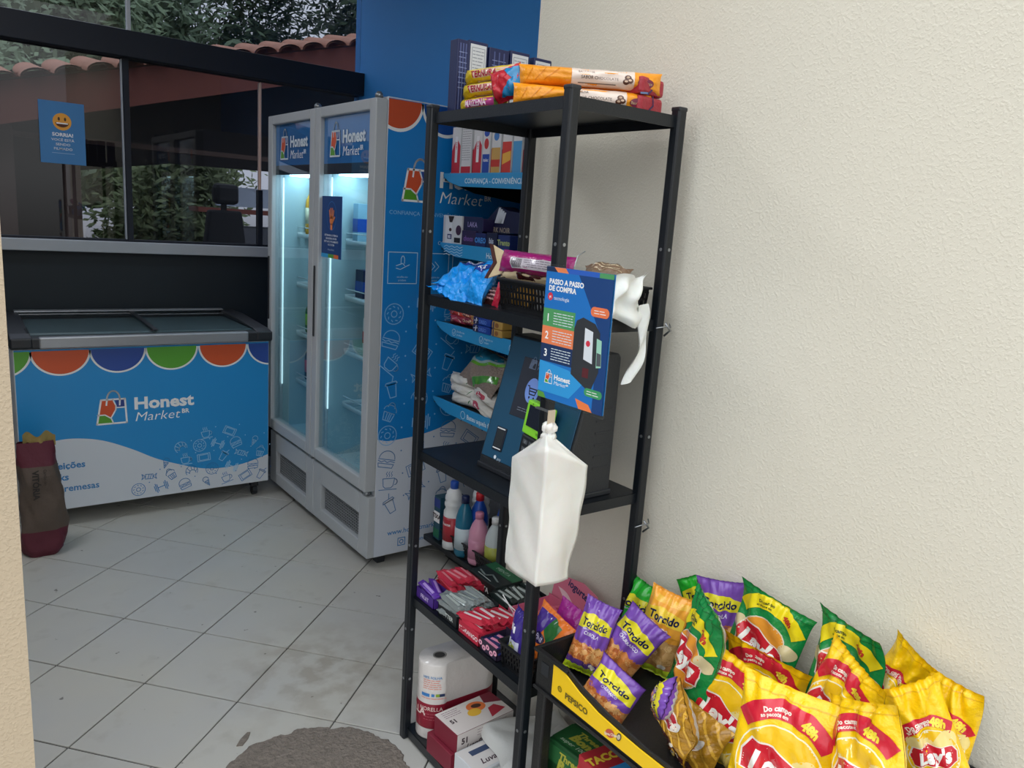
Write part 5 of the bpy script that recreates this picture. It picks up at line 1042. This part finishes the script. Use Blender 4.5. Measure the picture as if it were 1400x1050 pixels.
b = Art(); b.rect(-.1, -.03, .1, .03, 'd2cac6', 1); b.text('51', -.075, .005, .018, '3a2a30', 2, .04); b.text('Luvafil', -.04, -.018, .016, '3a2030', 2, .02, .3); textblock(b, -.03, .08, .02, 3, .008, '9a8a90', 2, .002, 10)
pack('glove_box', 'white and wine-red box with papaya picture, upper of the boxes on the bottom shelf', 'box', (1.178, 1.61, zf+.062), (.2, .11, .06), .06, dkr, b, top=a)
pack('glove_box', 'wine-red box under the papaya box on the bottom shelf', 'box', (1.172, 1.622, zf), (.21, .12, .06), .04, dkr, Art().rect(-.1, -.025, .1, .025, '8c2438', 1).text('Luvas', -.05, 0, .02, 'dccaca', 2, .02))
a = Art(); a.rect(-.098, -.03, .098, .03, 'd8d4d2', 1); a.poly([(-.02, -.03), (.05, -.03), (.035, .03), (-.03, .03)], 'b8283c', 2); a.text('WYDA', -.055, .012, .018, '1d2450', 3, .05); a.ell(.01, -.012, .014, .009, '3f8a3c', 3); a.text('filme', .01, .012, .012, 'f0dede', 3, .02)
b = Art(); b.rect(-.098, -.045, .098, .045, 'd6d2d0', 1); b.rect(-.07, .01, .05, .03, '3a4a6a', 2); b.text('Luvafil', -.03, -.02, .02, '3a2030', 2, .02, .3)
pack('film_box', 'white kitchen film box with navy lettering at the front of the bottom shelf', 'box', (1.168, 1.49, zf), (.2, .1, .085), .05, whc, a, top=b, side=Art().rect(-.045, -.03, .045, .03, 'cfcac8', 1))
def pile(label, x, y, z, w, d, h, seed, rot):
    g = random.Random(seed); ph = [g.uniform(0, 6) for _ in range(6)]; t = thing('plastic_bag_stack', label, 'bag', (x, y, z), rot)
    def fn(u, v, k=1):
        X_, Y_ = (u-.5)*w, (v-.5)*d; e = min(1, 10*min(u, 1-u), 10*min(v, 1-v)); e = e**.35
        return (X_+.006*math.sin(v*9+ph[0]), Y_+.006*math.sin(u*8+ph[1]), max(.001, h*e*k*(.8+.10*math.sin(u*5+ph[2]+v*3)-.22*abs(math.sin(v*4+ph[3]-u*3))+.14*abs(math.sin(u*6+v*5+ph[4]))))+.0)
    b = MB(); b.grid(fn, 34, 34); b.grid(lambda u, v: (fn(u, v)[0], fn(u, v)[1], 0), 34, 34, True); b.build('folded_film', mat('grey_white_bag_film', 'bfc0bd', .4, bump=.3, bscale=30), t, True, weld=True); return t
pile('thick stack of folded white plastic bags, lower one on the bottom shelf', 1.235, 1.36, zf, .30, .19, .10, 1, 0)
pile('folded white plastic bag on top of the stack, nearer the post', 1.25, 1.35, zf+.10, .26, .15, .035, 2, .2)
pile('crumpled white plastic bag with dark print against the paper rolls', 1.265, 1.435, zf+.095, .25, .22, .04, 5, -.25)

# ============================================================ black snack bin
BP = mat('bin_black_plastic', '17181a', .42, bump=.12, bscale=200, vary=.05); YP = mat('yellow_strip_card', 'f2c60c', .45, vary=.01)
t = thing('snack_bin', 'black plastic snack bin with a wavy yellow front strip, standing against the wall', 'bin', (1.25, .8, 0))
BX0, BX1, BY0, BY1 = 1.06, 1.435, .30, 1.222
def n_(nm, x0, x1, y0, y1, z0, z1, m=BP, bev=.003): return bx(nm, x0-1.25, x1-1.25, y0-.8, y1-.8, z0, z1, m, t, bev)
for z0, nm in ((.505, 'tub'), (.14, 'lower_tub')):
    zr = z0+.095
    n_(nm+'_floor', BX0+.004, BX1, BY0, BY1-.004, z0, z0+.006)
    b = MB(); b.prism([(BY1, z0), (BY1, zr), (BY1-.10, zr-.0), (BY1-.16, zr-.018), (BY1-.24, zr-.032), (BY1-.34, zr-.040), (BY1-.5, zr-.040), (BY0, zr-.03), (BY0, z0)], lambda p, q: (BX0-1.25, p-.8, q), lambda p, q: (BX0+.005-1.25, p-.8, q))
    b.build(nm+'_front', BP, t, bevel=.0015)
    n_(nm+'_end', BX0, BX1, BY1-.005, BY1, z0, zr, BP, .0015); n_(nm+'_back', BX1-.005, BX1, BY0, BY1, z0, zr+.05, BP, .0015)
    n_(nm+'_rim', BX0-.006, BX1, BY1-.002, BY1+.006, zr-.008, zr, BP, .002); n_(nm+'_rim', BX0-.007, BX0+.002, BY1-.11, BY1+.006, zr-.008, zr, BP, .002); n_(nm+'_ledge', BX0-.006, BX0, BY0, BY1, z0-.004, z0+.004, BP, .002)
b = MB(); za = .505
pts = [(BY1-.062, .092), (BY1-.10, .084), (BY1-.15, .066), (BY1-.21, .053), (BY1-.27, .048), (BY1-.33, .045), (BY1-.6, .045), (BY1-.85, .06), (BY1-.85, .012), (BY1-.062, .012)]
b.prism(pts, lambda p, q: (BX0-.0035-1.25, p-.8, za+q), lambda p, q: (BX0-.0005-1.25, p-.8, za+q)); b.build('yellow_strip', YP, t, bevel=.001)
a = Art(); a.text('PEPSICO', -.0, 0, .014, '6a5a14', 1, .04, sx=1.0); a.ring(-.055, .004, .006, .002, '8a7a1c', 1, 12); a.ring(-.055, .004, .003, .001, '8a7a1c', 1, 10)
a.ell(.105, -.006, .013, .009, 'c0533c', 1, .5); a.ell(.13, .001, .010, .006, '3a3428', 1.2, 1.2); a.ell(.13, .001, .007, .004, 'c9bca0', 2, 1.2); a.text('Elma Chips', .108, -.006, .006, 'f0e0c8', 3, .03, rot=.4)
a.build('strip_print', t, plane((BX0-.0038-1.25, BY1-.145-.8, za+.036), (0, -1, 0), (0, 0, 1)), PRINT)
n_('end_emblem', BX0-.0015, BX0, BY1-.045, BY1-.02, .545, .575, DKP, .003)
for x_, y_ in ((BX0+.004, BY1-.034), (BX1-.034, BY1-.034), (BX0+.004, BY0), (BX1-.034, BY0)): n_('leg', x_, x_+.03, y_, y_+.03, 0, .505, BP, .005)
# goods on the lower tier
a = Art(); a.rect(-.06, -.04, .06, .04, '1d5a2c', 1); a.text('Three', .005, .024, .018, 'a8a63a', 2, .04, .2); a.text('Bond', .01, -.0, .026, 'a8a63a', 2, .06, .2); a.text('super 1000', 0, -.026, .013, 'a9c0a4', 2, .01, .2)
b = Art(); b.rect(-.06, -.05, .06, .05, '174a26', 1)
for k in range(4): b.stroke([(-.05+.03*k, -.045), (-.04+.03*k, .0), (-.055+.03*k, .01)], .009, 'c9c62c', 2)
pack('glue_display_box', 'dark green glue display box with yellow-green lettering on the lower tier of the bin', 'box', (1.16, 1.155, .147), (.12, .09, .21), -PI/2+.1, mat('green_card', '174a26', .45), b.add(a, 0, .055), side=Art().rect(-.042, -.09, .042, .09, '143f20', 1), top=Art().add(a, 0, 0, 1, 0, .9))
a = Art(); a.rect(-.05, -.09, .05, .09, 'c02c34', 1); a.text('TACO', -.02, .02, .026, 'e8c23c', 2, .05, rot=PI/2); a.rect(.012, -.09, .05, .09, '2f8fd0', 2)
pack('snack_box', 'red and blue snack box with yellow lettering beside the glue box', 'box', (1.14, 1.05, .147), (.10, .08, .235), -PI/2-.1, mat('red_blue_card', 'b02a34', .45), a, top=Art().text('TACO', -.015, 0, .022, 'e8c23c', 2, .05, rot=PI/2).rect(.018, -.038, .048, .038, '2f8fd0', 1))
a = Art(); a.rect(-.05, -.09, .05, .09, '1a1614', 1); a.ell(-.01, .05, .035, .03, 'd9a92c', 2); a.ell(-.01, .05, .02, .016, '1a1614', 3); a.ell(.035, .03, .02, .018, 'd9a92c', 2)
pack('snack_box', 'black snack box with golden rings on the lower tier of the bin', 'box', (1.14, .94, .147), (.10, .08, .20), -PI/2, mat('black_card', '1a1614', .45), a)

# ------------------------------------------------------------ crisp and snack bags
def art_torcida(w, h, c, seed, sub='PIMENTA'):
    g = random.Random(seed); a = Art(); W2, H2 = w/2, h/2
    base = {'purple': '7a4fae', 'green': '2fa83a', 'orange': 'f0a632'}[c]
    if c != 'orange':
        top = [(-W2, H2), (W2, H2), (W2, -H2*.12)]+[(W2-w*k/10, -H2*(.12+.06*(k % 2))) for k in range(1, 10)]+[(-W2, -H2*.12)]; a.poly(top, base, 1)
        if c == 'green': a.rect(-W2, H2*.3, W2, H2*.9, '27b22f', 1.2)
    else:
        a.poly([(-W2, H2), (W2, H2), (W2, H2*.0), (0, H2*.08), (-W2, -H2*.05)], 'f2a83a', 1); a.rect(-W2, H2*.72, W2, H2*.86, 'f6c24e', 1.2)
    # window with snack pieces
    for k in range(70):
        x, y = g.uniform(-W2*.86, W2*.86), g.uniform(-H2*.62, -H2*.16); s = g.uniform(.006, .010); an = g.uniform(0, PI); col = g.choice(['d98a4a', 'e0a060', 'c9773a', 'e6b070', 'b8683a'] if c != 'orange' else ['cfa468', 'dcb67c', 'b98c50', 'c49a5e'])
        a.raw([(x+s*1.5*math.cos(an+q)*(1 if i % 2 else .8), y+s*math.sin(an+q)) for i, q in enumerate((0, 1.1, 2.2, 3.2, 4.2, 5.2))], [(0, 1, 2, 3, 4, 5)], col, .3+.012*k)
    if c != 'orange': a.poly([(-W2, -H2*.62), (W2, -H2*.62), (W2, -H2*.8), (-W2, -H2*.8)], '5a3a86' if c == 'purple' else '238a30', 1.8)
    a.rect(-W2, -H2, W2, -H2*.78, 'c3dc28', 1.9)
    # name ribbon
    yb = H2*.42; rib = [(-W2*.92, yb+.012), (-W2*.3, yb+.022), (W2*.4, yb+.018), (W2*.92, yb+.006), (W2*.95, yb-.02), (W2*.3, yb-.016), (-W2*.4, yb-.012), (-W2*.95, yb-.022)]
    a.poly(rib, 'e8dc30' if c != 'orange' else 'f6d23e', 2.4); a.text('Torcido', 0, yb-.001, h*.098, '16204a', 3.4, .035, .05, 0, sx=1.08*(w/h)/.65)
    a.text(sub, 0, H2*.13, h*.05, 'e9e4f2', 3, .02, .1, -.05, sx=.85); a.text('sabor', -W2*.4, H2*.245, h*.03, 'e9e4f2', 3, .01)
    a.ell(W2*.55, -H2*.7, W2*.2, .006, 'd9d2c0', 2.6)
    return a.clip(-W2*.985, -H2*.99, W2*.985, H2*.99)
def art_lays(w, h, c, seed):
    g = random.Random(seed); a = Art(); W2, H2 = w/2, h/2; green = c == 'green'; gold = 'f6c81c'
    # arched banner
    R = w*.46; cy = -H2*.12
    def band(r0, r1, a0, a1, col, l):
        n = 18; P_ = [(r1*math.cos(a0+(a1-a0)*i/n), cy+r1*math.sin(a0+(a1-a0)*i/n)*1.05) for i in range(n+1)]+[(r0*math.cos(a1+(a0-a1)*i/n), cy+r0*math.sin(a1+(a0-a1)*i/n)*1.05) for i in range(n+1)]; a.poly(P_, col, l)
    band(R*.98, R*1.33, PI*.80, PI*.20, 'f0dc1e' if green else 'cf2338', 1.5); bc = '3a4a1c' if green else 'f4e6d8'; hc = 'c8402c' if green else 'f2d83a'
    t1 = Art(); t1.text('Do campo', -.0, 0, h*.034, bc, 2.5, .04, arc=R*1.19); a.add(t1, -w*.10, cy+R*1.20, 1, .20)
    t1 = Art(); t1.text('ao pacote em', 0, 0, h*.026, bc, 2.5, .03, arc=R*1.1); a.add(t1, -w*.12, cy+R*1.08, 1, .22)
    t1 = Art(); t1.text('48h', 0, 0, h*.06, hc, 2.6, .06); a.add(t1, w*.23, cy+R*1.05, 1, -.48)
    if green:
        a.ell(0, cy, R*.82, R*.80, 'd9d4c0', 1.2); a.ell(0, cy, R*.79, R*.77, 'e89a34', 1.5)
        a.poly(smooth_pts([(-W2, -H2*.5), (-W2*.4, -H2*.62), (W2*.3, -H2*.55), (W2, -H2*.66)], 4)+[(W2, -H2), (-W2, -H2)], '1a7a3c', 1.1)
        for dx in (-.62, .62): a.ell(W2*dx*1.2, H2*.1, .022, .016, 'd6c79a', 2)
    else:
        a.ell(0, cy, R*.93, R*.91, 'f7f0c8', 1.2); a.ell(0, cy, R*.90, R*.88, 'f3c21a', 1.5)
        for k in range(7): x, y = g.uniform(-W2*.7, W2*.7), g.uniform(-H2*.86, -H2*.5); a.ell(x, y, g.uniform(.018, .028), g.uniform(.012, .02), g.choice(['efd06a', 'f3dc8a', 'e6c04c']), 1.1+.05*k, g.uniform(0, 3)); 
        a.ell(W2*.45, H2*.02, .026, .018, 'efd988', 1.55, .5); a.ell(-W2*.3, H2*.1, .024, .014, 'f0dc94', 1.56, -.4)
    # red ribbon with the name
    rot = -.12; rb = Art(); rb.poly([(-R*.78, -.3*R), (-R*.86, .05*R), (-R*.70, .40*R), (-R*.2, .46*R), (R*.3, .30*R), (R*.72, .30*R), (R*.86, .1*R), (R*.80, -.28*R), (R*.3, -.42*R), (-R*.3, -.30*R)], 'f2e6dc', 2); rb.poly([(x*.95, y*.92) for x, y in ((-R*.78, -.3*R), (-R*.86, .05*R), (-R*.70, .40*R), (-R*.2, .46*R), (R*.3, .30*R), (R*.72, .30*R), (R*.86, .1*R), (R*.80, -.28*R), (R*.3, -.42*R), (-R*.3, -.30*R))], 'cc2030', 2.5)
    rb.text("Lay's", 0, .02*R, R*.44, 'f8f6f0', 3.5, .05, .12, 0, sx=.98); a.add(rb, 0, cy, 1, rot)
    if green: a.text('sour cream', 0, -H2*.66, h*.04, 'd6e6c4', 2.5, .01, .1, -.05); a.text('sabor', -W2*.2, -H2*.56, h*.024, 'd6e6c4', 2.5)
    else: a.text('CLÁSSICA', 0, -H2*.62, h*.03, '7a2a1c', 2.6, .03)
    a.rect(-W2, H2*.86, W2, H2*.875, 'e0b010' if not green else '146a34', 1)
    return a.clip(-W2*.985, -H2*.99, W2*.985, H2*.99)
def art_plaid(w, h, seed):
    a = Art(); W2, H2 = w/2, h/2
    for k in range(-6, 7): a.stroke([(-W2, k*.028), (W2, k*.028+w*.8)], .006, 'a87a24', 1); a.stroke([(-W2, k*.028), (W2, k*.028-w*.8)], .005, 'd9a83c', 1.2)
    a.ell(0, H2*.1, .030, .017, 'e8d8c8', 2, .2); a.ell(0, H2*.1, .027, .014, 'b02c38', 2.3, .2); a.text('Fandangos', 0, H2*.1, .010, 'f0e2d0', 3, .04, rot=.2); a.ell(.024, H2*.2, .014, .008, 'd6d0c8', 2.6, 1)
    a.poly([(-W2, -H2), (W2, -H2), (W2, -H2*.6), (W2*.3, -H2*.45), (-W2*.2, -H2*.62), (-W2, -H2*.5)], '4a2620', 1.6)
    g = random.Random(seed)
    for k in range(26): x, y = g.uniform(-W2*.9, W2*.9), g.uniform(-H2*.95, -H2*.55); a.ell(x, y, .007, .004, g.choice(['d9a83c', 'f0d070', '8a4a2c', 'e6dccb']), 2+.02*k, g.uniform(0, 3), 8)
    return a.clip(-W2*.985, -H2*.99, W2*.985, H2*.99)
FPU = FM('purple_film', '7346a8', .22, .3); FSN = FM('snack_window_film', 'b98650', .2, .5); FGR = FM('green_film', '25a034', .22, .3); FOR = FM('amber_film', 'e09a34', .2, .35); FYE = FM('yellow_film', 'fccb0a', .2, .35); FLG = FM('deep_green_film', '178a44', .22, .3); FGO = FM('gold_film', 'b58424', .3, .45); FSI = FM('silver_back_film', 'b9b9b4', .3, .35)
FYE.node_tree.nodes['Principled BSDF'].inputs['Coat Weight'].default_value = .2
PRE = {}
def crisp(kind, label, loc, rot, w, h, th, seed, curl=0, twist=0, amp=.005, sub='CHURRASCO'):
    key = (kind, w, h, sub)
    if key not in PRE:
        A_ = art_lays(w, h, kind[5:], seed) if kind.startswith('lays') else art_plaid(w, h, seed) if kind == 'plaid' else art_torcida(w, h, kind, seed, sub)
        PRE[key] = A_.cut(.0042)
    fm = {'purple': FPU, 'green': FGR, 'orange': FOR, 'lays_yellow': FYE, 'lays_green': FLG, 'plaid': FGO}[kind]
    win = kind in ('purple', 'green', 'orange')
    mf = lambda u, v, back: 1 if back and abs(v) < .86 and abs(u) < .97 else (2 if win and v < -.12 else 0)
    grp = {'p': 'snack bags in the bin', 'g': 'snack bags in the bin', 'o': 'snack bags in the bin', 'l': 'potato crisp bags in the bin'}[kind[0]]
    return film('crisp_bag' if kind.startswith('lays') else 'snack_bag', label, 'bag', loc, rot, (w, h, th), fm, None, grp, seed, amp*min(1, h/.2)**1.3, .055, 2.3, 40, 54, pre=PRE[key], curl=curl, twist=twist, mats=[fm, FSI, FSN], matfn=mf)

crisp('green', 'bright green snack bag with pepper lettering standing left against the rack post', (1.379, 1.209, 0.586), (1.431, -0.022, -1.668), 0.14, 0.2, 0.045, 1, 0, 0.1, sub='PIMENTA')
crisp('purple', 'purple snack bag at the far left end, leaning over the bin rim', (1.185, 1.177, 0.610), (1.326, 0.194, -1.045), 0.0893, 0.178, 0.05, 2, 0, 0.12, sub='CEBOLA')
crisp('purple', 'purple barbecue snack bag tilted to the right, behind the lowest purple one', (1.242, 1.112, 0.610), (1.326, 0.494, -1.327), 0.1142, 0.175, 0.05, 3, 0.15, -0.12, sub='CHURRASCO')
crisp('purple', 'purple snack bag lowest at the front of the bin, beside the yellow strip', (1.119, 1.040, 0.567), (1.222, 0.385, -1.263), 0.1205, 0.128, 0.05, 4, 0.3, 0.1, sub='CHURRASCO')
crisp('orange', 'amber cheese snack bag with pale pieces in its clear window', (1.337, 1.104, 0.617), (1.361, 0.161, -1.118), 0.1089, 0.205, 0.055, 5, 0, 0.1, sub='QUEIJO')
crisp('green', 'green snack bag touching the wall behind the amber one', (1.473, 1.104, 0.655), (1.501, -0.368, -0.645), 0.0864, 0.17, 0.035, 6, 0.2, -0.1, sub='SALSA')
crisp('purple', 'purple snack bag against the wall between two green bags', (1.423, 1.009, 0.678), (1.466, -0.078, -1.057), 0.1137, 0.19, 0.045, 7, 0.2, 0, sub='CEBOLA')
crisp('purple', 'small purple snack bag lying on its side next to the gold bags', (1.109, 0.885, 0.642), (1.396, 0.883, -2.523), 0.0851, 0.12, 0.045, 8, 0, 0.2, sub='CHURRASCO')
crisp('plaid', 'gold plaid snack bag standing at the front, wavy edge to the left', (1.100, 0.838, 0.626), (1.309, 0.356, -1.989), 0.13, 0.1, 0.045, 9, 0.3, 0.2, sub='X')
crisp('plaid', 'second gold plaid snack bag just behind the front gold one', (1.161, 0.841, 0.558), (1.361, 0.155, -1.655), 0.13, 0.14, 0.04, 10, 0, -0.2, sub='X')
crisp('lays_green', 'green sour cream crisp bag standing upright left of the yellow bags', (1.222, 0.902, 0.700), (1.431, 0.099, -2.057), 0.165, 0.25, 0.055, 11, 0.2, 0.1, sub='X')
crisp('lays_green', 'green crisp bag leaning on the wall with its round orange badge half hidden', (1.395, 0.868, 0.699), (1.431, 0.153, -1.571), 0.18, 0.21, 0.045, 12, 0.2, -0.1, sub='X')
crisp('lays_green', 'green crisp bag at the wall behind the yellow bags, right group', (1.380, 0.676, 0.729), (1.431, -0.015, -1.749), 0.17, 0.21, 0.045, 13, 0.3, 0.2, sub='X')
crisp('lays_yellow', 'yellow crisp bag standing upright directly right of the green upright one', (1.213, 0.815, 0.631), (1.431, 0.111, -1.452), 0.18, 0.235, 0.05, 14, 0.2, 0.1, sub='X')
crisp('lays_yellow', 'yellow crisp bag behind the big front one, only its top edge showing', (1.301, 0.807, 0.627), (1.431, 0.076, -1.501), 0.19, 0.22, 0.04, 15, 0.3, -0.1, sub='X')
crisp('lays_yellow', 'yellow crisp bag with a steep top edge in front of the right green bag', (1.265, 0.622, 0.714), (1.361, 0.125, -1.899), 0.17, 0.225, 0.045, 17, 0.1, 0.2, sub='X')
crisp('lays_yellow', 'yellow crisp bag leaning on the wall, its tip the highest of the right group', (1.405, 0.601, 0.729), (1.431, 0.416, -1.571), 0.0972, 0.22, 0.04, 18, 0.35, 0.15, sub='X')
crisp('lays_yellow', 'yellow crisp bag at the far right end with a long pointed corner', (1.379, 0.490, 0.712), (1.396, 0.064, -1.409), 0.1049, 0.21, 0.05, 19, 0.2, 0.35, sub='X')
crisp('lays_yellow', 'yellow crisp bag between the right end bag and its left neighbour', (1.316, 0.487, 0.722), (1.361, -0.450, -0.846), 0.1065, 0.225, 0.05, 20, 0.2, -0.2, sub='X')
crisp('lays_yellow', 'yellow crisp bag tucked behind the right side of the big front bag', (1.123, 0.490, 0.735), (1.361, -0.454, -1.854), 0.165, 0.225, 0.05, 21, 0.1, 0.1, sub='X')
crisp('lays_yellow', 'big yellow crisp bag nearest the camera showing its whole red name badge', (1.118, 0.631, 0.678), (1.396, 0.008, -1.254), 0.187, 0.25, 0.065, 22, 0.0, 0.05, sub='X')
